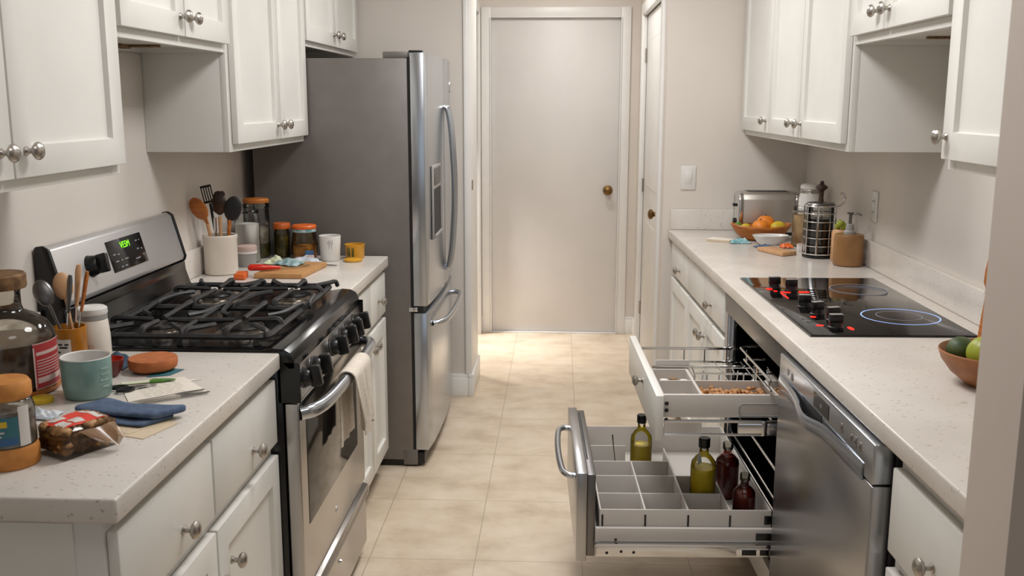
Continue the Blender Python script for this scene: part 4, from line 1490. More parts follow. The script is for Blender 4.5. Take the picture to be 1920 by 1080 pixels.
def nap(ly, wx, wy, h, z0, sd, sk):
    def fn(u, v):
        # soft folded slab: u along the length, v around its section
        a = 2 * PI * v
        cs, sn = math.cos(a), math.sin(a)
        sq = lambda c_, p: math.copysign(abs(c_) ** p, c_)
        t_ = abs(u - 0.5) * 2
        end = 1 - 0.35 * max(0, (t_ - 0.88) / 0.12) ** 2
        x = (u - 0.5) * wx
        yy = sq(cs, 0.45) * wy / 2
        w = yy * end * (1 + 0.05 * math.sin(5 * u + sd)) + 0.004 * math.sin(4.5 * u + sd)
        lift = 0.0030 * math.sin(6 * u + sd) + 0.0014 * math.sin(13 * u + 2.2 * sd + yy * 60)
        zz = z0 + h / 2 + sq(sn, 0.7) * h / 2 * end + (lift * (0.5 + 0.5 * cs * 0.3) if sn > 0 else 0.0)
        return NA @ Vector((x + sk * yy, w + ly, zz))
    b = B().sheet(fn, 40, 32)
    bmesh.ops.remove_doubles(b.bm, verts=b.bm.verts, dist=1e-5)
    be = [e for e in b.bm.edges if e.is_boundary]
    bmesh.ops.holes_fill(b.bm, edges=be)
    return b


obj('lower_fold', nap(-0.010, 0.160, 0.080, 0.008, 0.0, 1.0, 0.25), 'denim', t, 'W', angle=80)
obj('upper_fold', nap(0.006, 0.190, 0.070, 0.013, 0.0085, 2.2, 0.35), 'denim', t, 'W', angle=80)

# bag of walnut pieces
t = thing('snack_bag', 'clear bag of brown walnut pieces with a red and white label', 'bag', (-0.858, 1.625, CT))
bx = Vector((0.066, -0.036, 0)).normalized()
by = Vector((0.036, 0.066, 0)).normalized()
BM = Matrix.Identity(4)
for i in range(3):
    BM[i][0], BM[i][1], BM[i][2] = bx[i], by[i], (0, 0, 1)[i]
BM = Matrix.Translation((-0.850, 1.630, CT + 0.0005)) @ BM
rr = random.Random(9)
b = B()
for i in range(6):
    for j in range(7):
        for k in range(4):
            if 0 < i < 5 and 0 < j < 6 and k < 3:
                continue
            p = Vector((-0.029 + 0.0116 * i + rr.uniform(-0.003, 0.003), -0.040 + 0.0133 * j + rr.uniform(-0.003, 0.003), 0.0125 + 0.0110 * k))
            b.ball(BM @ p, 0.0105 * rr.uniform(0.85, 1.2), 10, 0, (rr.uniform(0.75, 1.35), rr.uniform(0.75, 1.35), rr.uniform(0.65, 0.9)), lambda q, s=rr.uniform(0, 6): 1 + 0.3 * math.sin(6 * q.x + s) * math.sin(5 * q.y + s * 2) * math.cos(4 * q.z + s))
obj('walnut_pieces', b, 'walnut', t, 'W', kind='stuff', angle=70)


def bagtop(u, v):
    x, y = (u - 0.5) * 0.082, (v - 0.5) * 0.104
    k = 1 - (abs(u - 0.5) * 2) ** 4
    k2 = 1 - (abs(v - 0.5) * 2) ** 4
    return BM @ Vector((x, y, 0.0475 + 0.0085 * k * k2 + 0.0012 * math.sin(14 * u + 9 * v)))


b = B().sheet(bagtop, 20, 20)


def bagside(u, v):
    a = u * 4
    e, f = int(min(a, 3.999)), a - int(min(a, 3.999))
    cs = [(-1, -1), (1, -1), (1, 1), (-1, 1), (-1, -1)]
    p, q = cs[e], cs[e + 1]
    x, y = p[0] + (q[0] - p[0]) * f, p[1] + (q[1] - p[1]) * f
    bul = 1 + 0.05 * math.sin(PI * v) + 0.02 * math.sin(9 * u * PI + 5 * v)
    return BM @ Vector((x * 0.041 * bul, y * 0.052 * bul, 0.0005 + 0.047 * v))


b.sheet(bagside, 48, 8)
obj('film', b, 'film', t, 'W', angle=80)


def lab1(u, v):
    p = bagtop(0.10 + 0.80 * u, 0.06 + 0.88 * v)
    return p + Vector((0, 0, 0.0012))


lb = obj('label', B().sheet(lab1, 14, 14), 'bright_red', t, 'W', angle=80)
b = B()
for u0, u1, v0, v1 in ((0.05, 0.95, 0.78, 0.98), (0.10, 0.45, 0.10, 0.36), (0.55, 0.92, 0.30, 0.52), (0.56, 0.93, 0.04, 0.24)):
    b.sheet(lambda u, v, a=u0, c=u1, d=v0, e=v1: lab1(a + (c - a) * u, d + (e - d) * v) + Vector((0, 0, 0.0005)), 6, 6)
obj('label_panels', b, 'label_white', lb, 'W')
b = B().sheet(lambda u, v: BM @ Vector((0.0425 + 0.036 * u, -0.006 + 0.012 * u + (v - 0.5) * 0.070 * (1 - 0.45 * u) + 0.02, 0.043 - 0.026 * u + 0.004 * math.sin(9 * v) * (0.3 + u))), 12, 16)
obj('film_flap', b, 'film_tan', t, 'W', angle=80)

# jar in the front corner
t = thing('storage_jar', 'glass jar with tan wooden lid, teal label and cork foot at the left edge', 'jar', (-0.927, 1.553, CT))
obj('foot', B().lathe([(0, 0), (0.045, 0), (0.0475, 0.004), (0.0475, 0.030), (0.0445, 0.037), (0, 0.037)], (0, 0, 0), 40), 'cork', t)
obj('jar_body', B().lathe([(0.0, 0.0372), (0.044, 0.0372), (0.0445, 0.045), (0.0445, 0.100), (0.041, 0.112), (0.038, 0.117), (0, 0.117)], (0, 0, 0), 40), 'glass', t, angle=60)
obj('contents', B().lathe([(0, 0.0385), (0.0425, 0.0385), (0.043, 0.05), (0.0425, 0.096), (0, 0.096)], (0, 0, 0), 32), 'grain', t)
obj('lid', B().lathe([(0, 0.1173), (0.0405, 0.1173), (0.0425, 0.121), (0.0425, 0.140), (0.038, 0.147), (0, 0.149)], (0, 0, 0), 40), 'cork', t)
b = B().lathe([(0.0452, 0.044), (0.0452, 0.092)], (0, 0, 0), 24, (0, 0, 1), 0, 1, 1, math.radians(-150), math.radians(-38))
lb = obj('label', b, 'label_teal', t)
b = B().lathe([(0.0455, 0.076), (0.0455, 0.086)], (0, 0, 0), 12, (0, 0, 1), 0, 1, 1, math.radians(-100), math.radians(-60))
obj('yellow_band', b, 'label_yellow', lb)
b = B().lathe([(0.0453, 0.040), (0.0453, 0.108)], (0, 0, 0), 8, (0, 0, 1), 0, 1, 1, math.radians(-37), math.radians(-12))
for z, a0, a1 in ((0.066, -104, -66), (0.059, -100, -72)):
    b.lathe([(0.0455, z), (0.0455, z + 0.0025)], (0, 0, 0), 8, (0, 0, 1), 0, 1, 1, math.radians(a0), math.radians(a1))
obj('white_print', b, 'label_white', lb)
b = B().lathe([(0.0456, 0.044), (0.0456, 0.057)], (0, 0, 0), 8, (0, 0, 1), 0, 1, 1, math.radians(-92), math.radians(-42))
obj('blue_band', b, 'label_blue', lb)

solid('wrapper', crumple(-1.0, 1.80, 0.06, 0.05, 0.018, 12), 'film_white', 'small crumpled pale wrapper in front of the teal mug', 'wrapper', angle=80)
solid('jar_lid', B().lathe([(0, 0), (0.021, 0), (0.022, 0.003), (0.022, 0.009), (0.019, 0.011), (0, 0.011)], (-1.052, 1.895, CT), 28), 'label_yellow', 'small yellow jar lid left of the teal mug', 'lid')

# ================================================================== LEFT COUNTER, FAR END
t = thing('utensil_crock', 'tall white ceramic crock full of cooking utensils beside the gas range', 'crock', (-1.205, 3.435, CT))
obj('crock_body', B().lathe([(0, 0), (0.054, 0), (0.058, 0.004), (0.0585, 0.122), (0.061, 0.128), (0.061, 0.138), (0.058, 0.141), (0.0545, 0.138), (0.053, 0.12), (0.053, 0.008), (0, 0.008)], (0, 0, 0), 44), 'ceramic', t)
cx, cy, zb = -1.205, 3.435, CT + 0.02
G = 'cooking utensils in the white crock'
t = thing('wooden_spoon', 'orange wooden spoon leaning left in the white crock', 'spoon', (cx, cy, zb), 0, G)
b = B().tube([(cx - 0.006, cy - 0.012, zb), (cx - 0.026, cy - 0.045, 1.10)], [0.006, 0.007], 10)
obj('handle', b, 'wood_tan', t, 'W')
d = Vector((-0.05, -0.07, 0.16)).normalized()
b = B().ball(Vector((cx - 0.044, cy - 0.072, 1.155)), 0.029, 20, 0, (1.0, 0.3, 1.55), None, face_q(d))
b.tube([(cx - 0.026, cy - 0.045, 1.10), (cx - 0.034, cy - 0.057, 1.13)], [0.007, 0.014], 10, flat=0.6)
obj('spoon_bowl', b, 'wood_warm', t, 'W')
t = thing('slotted_turner', 'black slotted turner standing tallest in the white crock', 'turner', (cx, cy, zb), 0, G)
obj('handle', B().tube([(cx - 0.01, cy + 0.025, zb), (cx - 0.036, cy + 0.022, 1.165)], 0.005, 8), 'plastic_black', t, 'W')
tq = Matrix.Translation((cx - 0.045, cy + 0.022, 1.198)) @ Matrix.Scale(0.82, 4) @ Matrix.Rotation(math.radians(-12), 4, 'Y')
b = B()
for i in range(5):
    b.box(-0.024 + 0.0108 * i, -0.024 + 0.0108 * i + 0.005, -0.0015, 0.0015, -0.032, 0.030, 0.0006, 2, 0, tq)
b.box(-0.0245, 0.0245, -0.0018, 0.0018, -0.04, -0.030, 0.0008, 2, 0, tq)
b.box(-0.0245, 0.0245, -0.0018, 0.0018, 0.028, 0.038, 0.0012, 2, 0, tq)
obj('slotted_blade', b, 'plastic_black', t, 'W')
t = thing('carved_spoon', 'dark brown carved spoon in the middle of the white crock', 'spoon', (cx, cy, zb), 0, G)
obj('handle', B().tube([(cx + 0.006, cy - 0.005, zb), (cx + 0.003, cy + 0.002, 1.12)], [0.005, 0.0065], 8), 'wood_tan', t, 'W')
b = B().ball(Vector((cx + 0.004, cy, 1.166)), 0.027, 20, 0, (1.0, 0.35, 1.6), lambda p: 1 + 0.08 * math.sin(9 * p.z))
b.ball(Vector((cx + 0.017, cy, 1.200)), 0.010, 10, 0, (1, 0.5, 1.1))
obj('spoon_bowl', b, 'wood_dark', t, 'W')
t = thing('silicone_spoon', 'black silicone spoon leaning right in the white crock', 'spoon', (cx, cy, zb), 0, G)
obj('handle', B().tube([(cx + 0.022, cy - 0.010, zb), (cx + 0.042, cy - 0.010, 1.11)], [0.006, 0.0065], 10), 'wood_warm', t, 'W')
d = Vector((0.06, -0.005, 0.19)).normalized()
obj('spoon_bowl', B().ball(Vector((cx + 0.056, cy - 0.011, 1.150)), 0.030, 20, 0, (1.05, 0.35, 1.5), None, face_q(d)), 'black_matte', t, 'W')
for i, (p, m_, lab) in enumerate((((-0.016, 0.006, 1.115), 'chrome', 'short metal whisk handle low among the utensils of the white crock'), ((0.030, 0.016, 1.13), 'plastic_black', 'black utensil handle behind the black spoon in the white crock'))):
    solid('spatula' if i else 'whisk', B().tube([(cx + (0.028 if i else -0.02), cy + (0.02 if i else 0.008), zb), (cx + p[0], cy + p[1], p[2])], [0.004, 0.006], 8), m_, lab, 'spatula' if i else 'whisk', G)


def jar(name, label, x, y, r, h, fills, lidmat, lid_h=0.018, lid_r=None, belly=None, cat='jar', glass='glass'):
    t = thing(name, label, cat, (x, y, CT))
    hb = h - lid_h
    rn = r * 0.88
    prof = [(0, 0.0005), (r * 0.93, 0.0005), (r, 0.006)]
    if belly:
        prof += [(r * belly, hb * 0.45), (r * 0.93, hb * 0.8)]
    else:
        prof += [(r, hb * 0.85)]
    prof += [(rn, hb * 0.95), (rn, hb), (0, hb)]
    obj('jar_body', B().lathe(prof, (0, 0, 0), 36), glass, t, angle=60)
    for z0, z1, m_ in fills:
        obj('contents', B().lathe([(0, z0), (r * 0.92, z0), (r * 0.95, z0 + 0.003), (r * 0.95, z1 - 0.002), (r * 0.85, z1), (0, z1 + 0.002)], (0, 0, 0), 30), m_, t)
    lr = lid_r or r * 0.97
    obj('lid', B().lathe([(0, hb + 0.0003), (lr * 0.98, hb + 0.0003), (lr, hb + 0.003), (lr, h - 0.004), (lr * 0.93, h), (0, h)], (0, 0, 0), 36), lidmat, t)
    return t


t = jar('storage_jar', 'clear glass jar of white powder with a glass lid beside the white crock', -1.192, 3.705, 0.047, 0.2, [(0.003, 0.148, 'flour')], 'glass', 0.012)
t = jar('storage_jar', 'tall glass jar with a flat wooden lid, tallest on the left counter', -1.190, 3.820, 0.050, 0.232, [(0.003, 0.055, 'pickle'), (0.056, 0.12, 'grain')], 'wood_warm', 0.016, 0.051)
obj('neck_ring', B().lathe([(0.0445, 0.196), (0.052, 0.196), (0.052, 0.212), (0.0445, 0.212), (0.0445, 0.196)], (0, 0, 0), 36), 'glass', t)
t = thing('tub', 'small white plastic tub with a pale lid between the crock and powder jar', 'tub', (-1.163, 3.598, CT))
obj('tub_body', B().lathe([(0, 0), (0.031, 0), (0.0365, 0.05), (0, 0.05)], (0, 0, 0), 32), 'plastic_grey', t)
obj('rim', B().lathe([(0, 0.0502), (0.038, 0.0502), (0.0385, 0.058), (0, 0.058)], (0, 0, 0), 32), 'ceramic_white', t)
obj('lid', B().lathe([(0, 0.0582), (0.037, 0.0582), (0.038, 0.062), (0.037, 0.076), (0.034, 0.078), (0, 0.078)], (0, 0, 0), 32), 'label_pale', t)
jar('storage_jar', 'narrow amber jar with a burnt-orange lid beside the refrigerator', -1.094, 3.832, 0.031, 0.135, [(0.003, 0.085, 'pickle')], 'orange_lid_dark', 0.022, 0.034, None, 'jar', 'glass_amber')
t = jar('storage_jar', 'wide round jar of golden pasta with a bright orange lid', -1.0, 3.815, 0.049, 0.130, [(0.003, 0.05, 'pasta')], 'orange_lid', 0.014, 0.048, 1.06, 'jar', 'glass_amber')
obj('neck_ring', B().lathe([(0.0425, 0.104), (0.0455, 0.104), (0.0455, 0.115), (0.0425, 0.115), (0.0425, 0.104)], (0, 0, 0), 36), 'film_blue', t)
t = thing('cup', 'white handleless cup near the right end of the far left counter', 'cup', (-0.885, 3.755, CT))
obj('cup_body', B().lathe([(0, 0), (0.034, 0), (0.037, 0.004), (0.042, 0.094), (0.0415, 0.097), (0.0395, 0.096), (0.035, 0.008), (0, 0.008)], (0, 0, 0), 36), 'ceramic_white', t)
b = B()
for a, z0, z1 in ((-84, 0.05, 0.082), (-78, 0.06, 0.084), (-70, 0.046, 0.078), (-66, 0.066, 0.084), (-90, 0.066, 0.08)):
    b.lathe([(0.0374 + 0.054 * z0 + 0.0003, z0), (0.0374 + 0.054 * z1 + 0.0003, z1)], (0, 0, 0), 2, (0, 0, 1), 0, 1, 1, math.radians(a), math.radians(a + 2.2))
obj('drip_marks', b, 'plastic_grey', t)
t = thing('tin', 'small mustard-yellow tin at the counter end by the refrigerator', 'tin', (-0.800, 3.812, CT))
obj('tin_body', B().lathe([(0, 0), (0.034, 0), (0.036, 0.003), (0.0385, 0.050), (0.040, 0.052), (0.040, 0.056), (0.037, 0.056), (0.034, 0.006), (0, 0.006)], (0, 0, 0), 36), 'yellow', t)
b = B()
for a0, a1 in ((-130, -108), (-98, -84)):
    b.lathe([(0.0372, 0.010), (0.0388, 0.044)], (0, 0, 0), 6, (0, 0, 1), 0, 1, 1, math.radians(a0), math.radians(a1))
obj('dark_panels', b, 'pickle', t)
solid('jar_lid', B().lathe([(0, 0), (0.034, 0), (0.036, 0.003), (0.036, 0.008), (0.032, 0.010), (0, 0.010)], (-0.792, 3.734, CT), 32), 'yellow', 'flat yellow lid in front of the mustard-yellow tin', 'lid')

solid('cutting_board', B().prism([(-1.058, 3.335), (-0.888, 3.335), (-0.862, 3.60), (-1.035, 3.62)], CT, CT + 0.018, 'z', 0.003), 'wood', 'pale wooden cutting board behind the gas range on the left counter', 'cutting board')
ZB = CT + 0.0185
t = thing('paring_knife', 'red-handled kitchen knife lying across the corner of the wooden board', 'knife', (-1.02, 3.40, ZB))
obj('handle', B().tube(spline([(-1.088, 3.372, ZB + 0.013), (-1.066, 3.374, ZB + 0.014), (-1.03, 3.384, ZB + 0.013), (-0.985, 3.412, ZB + 0.008)], 5), [0.007, 0.011, 0.0125, 0.0130, 0.0132, 0.0132, 0.013, 0.0128, 0.0125, 0.0118, 0.011, 0.010, 0.009, 0.0075, 0.0065, 0.005][:16], 12, flat=0.9), 'red_plastic', t, 'W')
obj('blade', B().prism([(-0.988, 3.408), (-0.982, 3.418), (-0.90, 3.50), (-0.902, 3.485)], ZB + 0.004, ZB + 0.006, 'z'), 'nickel', t, 'W')
for i, (x, y, s, lab) in enumerate(((-1.098, 3.318, 0.0, 'front orange block beside the wooden board'), (-1.105, 3.362, 0.2, 'rear orange block beside the wooden board'))):
    b = B().box(-0.022, 0.018, -0.014, 0.014, 0, 0.021, 0.005, 3, 0, Matrix.Translation((x, y, CT)) @ Matrix.Rotation(s, 4, 'Z'))
    solid('cheese_block', b, 'orange_lid', lab, 'block')


def packet(pts, h, z, seed):
    rr = random.Random(seed)
    ph = [rr.uniform(0, 6.28) for _ in range(6)]
    A, Bp, C, E = [Vector((*p, 0)) for p in pts]

    def fn(u, v):
        p = A * (1 - u) * (1 - v) + Bp * u * (1 - v) + C * u * v + E * (1 - u) * v
        k = (math.sin(PI * u) * math.sin(PI * v)) ** 0.5 if 0 < u < 1 and 0 < v < 1 else 0
        p.z = z + 0.0015 + h * k * (0.75 + 0.25 * math.sin(7 * u + ph[0]) * math.sin(6 * v + ph[1])) + 0.004 * abs(math.sin(9 * u + ph[2] + 4 * v))
        return p
    return B().sheet(fn, 24, 24, 0.001)


solid('food_packet', packet([(-1.045, 3.52), (-0.950, 3.465), (-0.930, 3.55), (-1.02, 3.61)], 0.018, ZB, 4), 'film_blue', 'pale teal printed packet lying on the wooden board', 'packet', angle=80)
solid('food_packet', packet([(-1.03, 3.635), (-0.90, 3.625), (-0.905, 3.70), (-1.00, 3.72)], 0.030, CT, 8), 'film_white', 'white printed packet behind the wooden board', 'packet', angle=80)
solid('produce_bag', crumple(-1.075, 3.66, 0.075, 0.06, 0.034, 21), 'pale_green', 'pale green crumpled produce bag beside the small white tub', 'bag', angle=80)
b = B().box(-0.016, 0.016, -0.002, 0.002, 0, 0.040, 0.001, 2, 0, Matrix.Translation((-0.962, 3.735, CT)) @ Matrix.Rotation(0.3, 4, 'Z'))
solid('card', b, 'label_blue', 'small blue card standing in front of the wide pasta jar', 'card')
solid('spice_box', B().box(-0.955, -0.932, 3.668, 3.690, CT, CT + 0.03, 0.002), 'label_pale', 'tiny pinkish box in front of the white cup', 'box')
t = thing('butter_knife', 'small silver knife at the right edge of the wooden board', 'knife', (-0.85, 3.60, CT))
obj('blade', B().tube([(-0.885, 3.632, CT + 0.003), (-0.86, 3.625, CT + 0.003), (-0.835, 3.618, CT + 0.003), (-0.825, 3.614, CT + 0.003)], [0.004, 0.006, 0.006, 0.001], 8, flat=0.3), 'nickel', t, 'W')
obj('handle', B().tube([(-0.92, 3.642, CT + 0.004), (-0.885, 3.632, CT + 0.004)], [0.005, 0.004], 8), 'wood_warm', t, 'W')

# ================================================================== RIGHT COUNTER, FAR END
t = thing('toaster', 'stainless toaster against the end wall on the right counter', 'toaster', (0.97, 4.66, CT))
obj('shell', B().prism([(-0.072, 0.014), (0.072, 0.014), (0.074, 0.03), (0.074, 0.165), (0.066, 0.188), (0.045, 0.198), (-0.045, 0.198), (-0.066, 0.188), (-0.074, 0.165), (-0.074, 0.03)], -0.118, 0.118, 'x', 0.002), 'toaster_steel', t)
for s in (-1, 1):
    x0, x1 = sorted((s * 0.119, s * 0.140))
    obj('end_panel', B().prism([(-0.070, 0.012), (0.070, 0.012), (0.072, 0.03), (0.072, 0.163), (0.064, 0.186), (0.044, 0.195), (-0.044, 0.195), (-0.064, 0.186), (-0.072, 0.163), (-0.072, 0.03)], x0, x1, 'x', 0.005), 'chrome', t)
obj('base', B().box(-0.128, 0.128, -0.066, 0.066, 0.0, 0.0135, 0.003), 'plastic_black', t)
for y in (-0.028, 0.028):
    obj('bread_slot', B().box(-0.095, 0.095, y - 0.013, y + 0.013, 0.1982, 0.1995, 0.0005), 'black_matte', t)
lv = obj('lever', B().box(-0.156, -0.1405, -0.014, 0.014, 0.128, 0.142, 0.003), 'plastic_black', t)
b = B().lathe([(0, 0), (0.013, 0), (0.012, 0.012), (0, 0.012)], (-0.1405, 0, 0.06), 20, (-1, 0, 0))
obj('dial', b, 'plastic_black', t)

t = thing('fruit_bowl', 'long wooden bowl of citrus in front of the toaster', 'bowl', (0.905, 4.44, CT))


def boat(u, v, out):
    a = 2 * PI * u
    r = (0.50 + 0.50 * v ** 0.6) if out else (0.46 + 0.50 * v ** 0.6)
    x = 0.135 * r * math.cos(a)
    y = 0.088 * r * math.sin(a)
    z = (0.0 if out else 0.006) + v * 0.058 + 0.012 * v * (math.cos(a) ** 2)
    return (x, y, z)


b = B().sheet(lambda u, v: boat(u, v, True), 44, 10)
b.sheet(lambda u, v: boat(u, v, False), 44, 10)
b.sheet(lambda u, v: Vector(boat(u, 1, True)).lerp(Vector(boat(u, 1, False)), v), 44, 1)
for out in (True, False):
    b.sheet(lambda u, v, o=out: Vector((0, 0, 0.0 if o else 0.006)).lerp(Vector(boat(u, 0, o)), v), 44, 3)
bmesh.ops.remove_doubles(b.bm, verts=b.bm.verts, dist=1e-5)
obj('bowl_body', b, 'wood_warm', t, angle=60)


def fruit(name, mat, x, y, z, r, label, cat, sq=(1, 1, 0.94), rz=0.0, stem=True, group=None, tip=0.0):
    t = thing(name, label, cat, (x, y, z), rz, group)
    obj('flesh', B().ball((0, 0, 0), r, 22, 0, sq, (lambda p: 1 + tip * abs(p.x) ** 6) if tip else (lambda p: 1 - 0.06 * max(0, p.z) ** 12)), mat, t, angle=80)
    if stem:
        obj('stem', B().lathe([(0, 0), (0.0035, 0), (0.0025, 0.005), (0, 0.0055)], (0, 0, r * sq[2] * 0.93), 8), 'wood_dark', t)
    return t


CG = 'citrus in the wooden bowl'
fruit('orange', 'orange_skin', 0.897, 4.412, CT + 0.058, 0.039, 'front orange in the long wooden bowl', 'orange', group=CG)
fruit('orange', 'orange_skin', 0.930, 4.468, CT + 0.068, 0.042, 'highest orange in the long wooden bowl', 'orange', group=CG)
fruit('lemon', 'lemon', 0.836, 4.435, CT + 0.050, 0.024, 'yellow lemon left of the oranges in the wooden bowl', 'lemon', (1.3, 1, 1), 1.2, False, CG, 0.12)
fruit('lemon', 'lemon', 0.978, 4.425, CT + 0.058, 0.028, 'yellow lemon right of the oranges in the wooden bowl', 'lemon', (1.3, 1, 1), 0.4, False, CG, 0.12)
fruit('lime', 'green', 0.806, 4.455, CT + 0.063, 0.015, 'small green lime at the left tip of the wooden bowl', 'lime', (1.15, 1, 1), 0.3, False, CG, 0.1)
fruit('kumquat', 'orange_skin', 0.943, 4.392, CT + 0.046, 0.015, 'smallest orange fruit in the long wooden bowl', 'fruit', (1, 1, 1.2), 0, False, CG)

t = thing('dish', 'shallow white oval dish in front of the fruit bowl', 'dish', (0.918, 4.293, CT))
b = B().lathe([(0, 0), (0.046, 0), (0.05, 0.003), (0.066, 0.022), (0.078, 0.040), (0.0765, 0.0415), (0.063, 0.024), (0.046, 0.007), (0, 0.006)], (0, 0, 0), 40, (0, 0, 1), 0, 1.0, 0.62)
obj('dish_body', b, 'ceramic_white', t)

b = B().box(-0.055, 0.055, -0.037, 0.037, 0, 0.008, 0.001, 2, 0, Matrix.Translation((0.722, 4.392, CT)) @ Matrix.Rotation(-0.55, 4, 'Z'))
t = thing('notebook', 'cream notebook lying near the far front edge of the right counter', 'notebook', (0.722, 4.392, CT))
obj('pages', b, 'kraft', t, 'W')
obj('cover', B().box(-0.056, 0.056, -0.038, 0.038, 0.0082, 0.0098, 0.0005, 2, 0, Matrix.Translation((0.722, 4.392, CT)) @ Matrix.Rotation(-0.55, 4, 'Z')), 'paper', t, 'W')
solid('cloth', crumple(0.795, 4.338, 0.088, 0.07, 0.022, 31), 'teal_print', 'teal patterned cloth bunched beside the cream notebook', 'cloth', angle=80)
solid('cloth', crumple(0.875, 4.205, 0.085, 0.045, 0.012, 32), 'denim', 'flat blue cloth in front of the white oval dish', 'cloth', angle=80)
solid('food_packet', packet([(0.935, 4.175), (0.99, 4.165), (0.995, 4.21), (0.94, 4.225)], 0.02, CT, 15), 'orange_lid', 'orange packet between the blue cloth and the french press', 'packet', angle=80)
t = thing('spice_box', 'small white box with a pink top behind the french press', 'box', (1.022, 4.10, CT))
obj('carton', B().box(-0.032, 0.032, -0.018, 0.018, 0, 0.026, 0.001), 'label_white', t)
obj('lid', B().box(-0.032, 0.032, -0.018, 0.018, 0.0262, 0.030, 0.001), 'label_pale', t)
solid('cutting_board', B().prism([(0.822, 4.10), (0.893, 3.945), (0.962, 3.99), (0.895, 4.135)], CT, CT + 0.016, 'z', 0.004), 'wood_tan', 'small tan wooden board left of the french press', 'cutting board')

t = jar('storage_jar', 'tan-filled glass jar with a clear lid behind the french press', 1.042, 4.253, 0.042, 0.17, [(0.003, 0.135, 'tan_fill')], 'glass', 0.014)
obj('neck_ring', B().lathe([(0.037, 0.146), (0.0435, 0.146), (0.0435, 0.155), (0.037, 0.155), (0.037, 0.146)], (0, 0, 0), 32), 'nickel', t)
t = thing('ceramic_canister', 'white ceramic canister with a clamp lid in the far right corner', 'canister', (1.10, 4.37, CT))
obj('body', B().lathe([(0, 0), (0.046, 0), (0.05, 0.005), (0.051, 0.19), (0.045, 0.217), (0, 0.217)], (0, 0, 0), 36), 'ceramic_white', t)
obj('lid', B().lathe([(0, 0.2335), (0.043, 0.2335), (0.046, 0.238), (0.045, 0.25), (0.036, 0.256), (0, 0.258)], (0, 0, 0), 36), 'ceramic_white', t)
obj('clamp_ring', B().lathe([(0, 0.2173), (0.0455, 0.2173), (0.047, 0.222), (0.047, 0.229), (0.0455, 0.2333), (0, 0.2333)], (0, 0, 0), 36), 'nickel', t)

# french press in a wire cage
px, py = 1.035, 3.95
t = thing('french_press', 'glass french press in a chrome wire cage on the right counter', 'french press', (px, py, CT))
obj('glass_beaker', B().lathe([(0, 0.012), (0.050, 0.012), (0.053, 0.018), (0.053, 0.205)], (0, 0, 0), 40), 'glass', t)
obj('coffee', B().lathe([(0, 0.014), (0.048, 0.014), (0.050, 0.02), (0.050, 0.155), (0, 0.155)], (0, 0, 0), 32), 'black', t)
obj('base_ring', B().lathe([(0, 0), (0.060, 0), (0.062, 0.003), (0.062, 0.009), (0.058, 0.0115), (0, 0.0115)], (0, 0, 0), 40), 'plastic_black', t)
b = B()
for k, z in enumerate((0.016, 0.048, 0.080, 0.112, 0.144, 0.176, 0.206)):
    pts = [(0.060 * math.cos(2 * PI * i / 40), 0.060 * math.sin(2 * PI * i / 40), z) for i in range(40)]
    b.tube(pts, 0.0032 if k in (0, 6) else 0.0022, 6, True)
for i in range(8):
    a = 2 * PI * i / 8 - 1.15
    b.tube([(0.0605 * math.cos(a), 0.0605 * math.sin(a), 0.012), (0.0605 * math.cos(a), 0.0605 * math.sin(a), 0.208)], 0.0042 if i % 4 == 3 else 0.0024, 6)
obj('wire_cage', b, 'chrome', t)
a = math.radians(20)
hp = [(0.060, 0.012, 0.20), (0.078, 0.016, 0.203), (0.094, 0.02, 0.216), (0.100, 0.021, 0.236), (0.092, 0.019, 0.252), (0.080, 0.017, 0.250)]
obj('hook_handle', B().tube(spline(hp, 5), 0.004, 8), 'chrome', t)
obj('lid', B().lathe([(0, 0.2085), (0.054, 0.2085), (0.056, 0.211), (0.052, 0.216), (0.02, 0.2205), (0, 0.2205)], (0, 0, 0), 36), 'steel_dark', t)
obj('plunger_knob', B().lathe([(0, 0.221), (0.011, 0.221), (0.009, 0.235), (0.010, 0.262), (0.022, 0.272), (0.024, 0.278), (0.020, 0.283), (0.008, 0.290), (0.0085, 0.297), (0.005, 0.302), (0, 0.303)], (0, 0, 0), 24), 'wood_dark', t)

t = thing('soap_dispenser', 'brown soap bottle with a metal pump in front of the outlet', 'soap dispenser', (1.095, 3.748, CT))
obj('bottle_body', B().lathe([(0, 0), (0.050, 0), (0.0545, 0.004), (0.0545, 0.108), (0.051, 0.118), (0.022, 0.119), (0, 0.119)], (0, 0, 0), 40), 'brown_glass', t)
obj('collar', B().lathe([(0, 0.1192), (0.022, 0.1192), (0.022, 0.128), (0.016, 0.134), (0.014, 0.155), (0.010, 0.158), (0, 0.158)], (0, 0, 0), 24), 'plastic_grey', t)
b = B().lathe([(0, 0.1582), (0.006, 0.1582), (0.006, 0.192), (0.013, 0.195), (0.013, 0.200), (0, 0.201)], (0, 0, 0), 16)
b.tube([(0, 0, 0.196), (0.022, -0.012, 0.197), (0.036, -0.019, 0.191)], [0.005, 0.0045, 0.0035], 8)
obj('pump', b, 'steel_dark', t)
t = thing('brown_bottle', 'smaller brown jar tucked between the french press and soap bottle', 'jar', (1.093, 3.856, CT))
obj('bottle_body', B().lathe([(0, 0), (0.031, 0), (0.034, 0.004), (0.034, 0.11), (0.028, 0.122), (0, 0.123)], (0, 0, 0), 32), 'wood_tan', t)
b = B()
for k in range(7):
    a = k * 0.9
    b.ball((0.012 * math.cos(a), 0.012 * math.sin(a), 0.134 + 0.006 * (k % 3)), 0.012, 8, 0, (1, 0.7, 1.1))
obj('herb_sprig', b, 'lime', t)

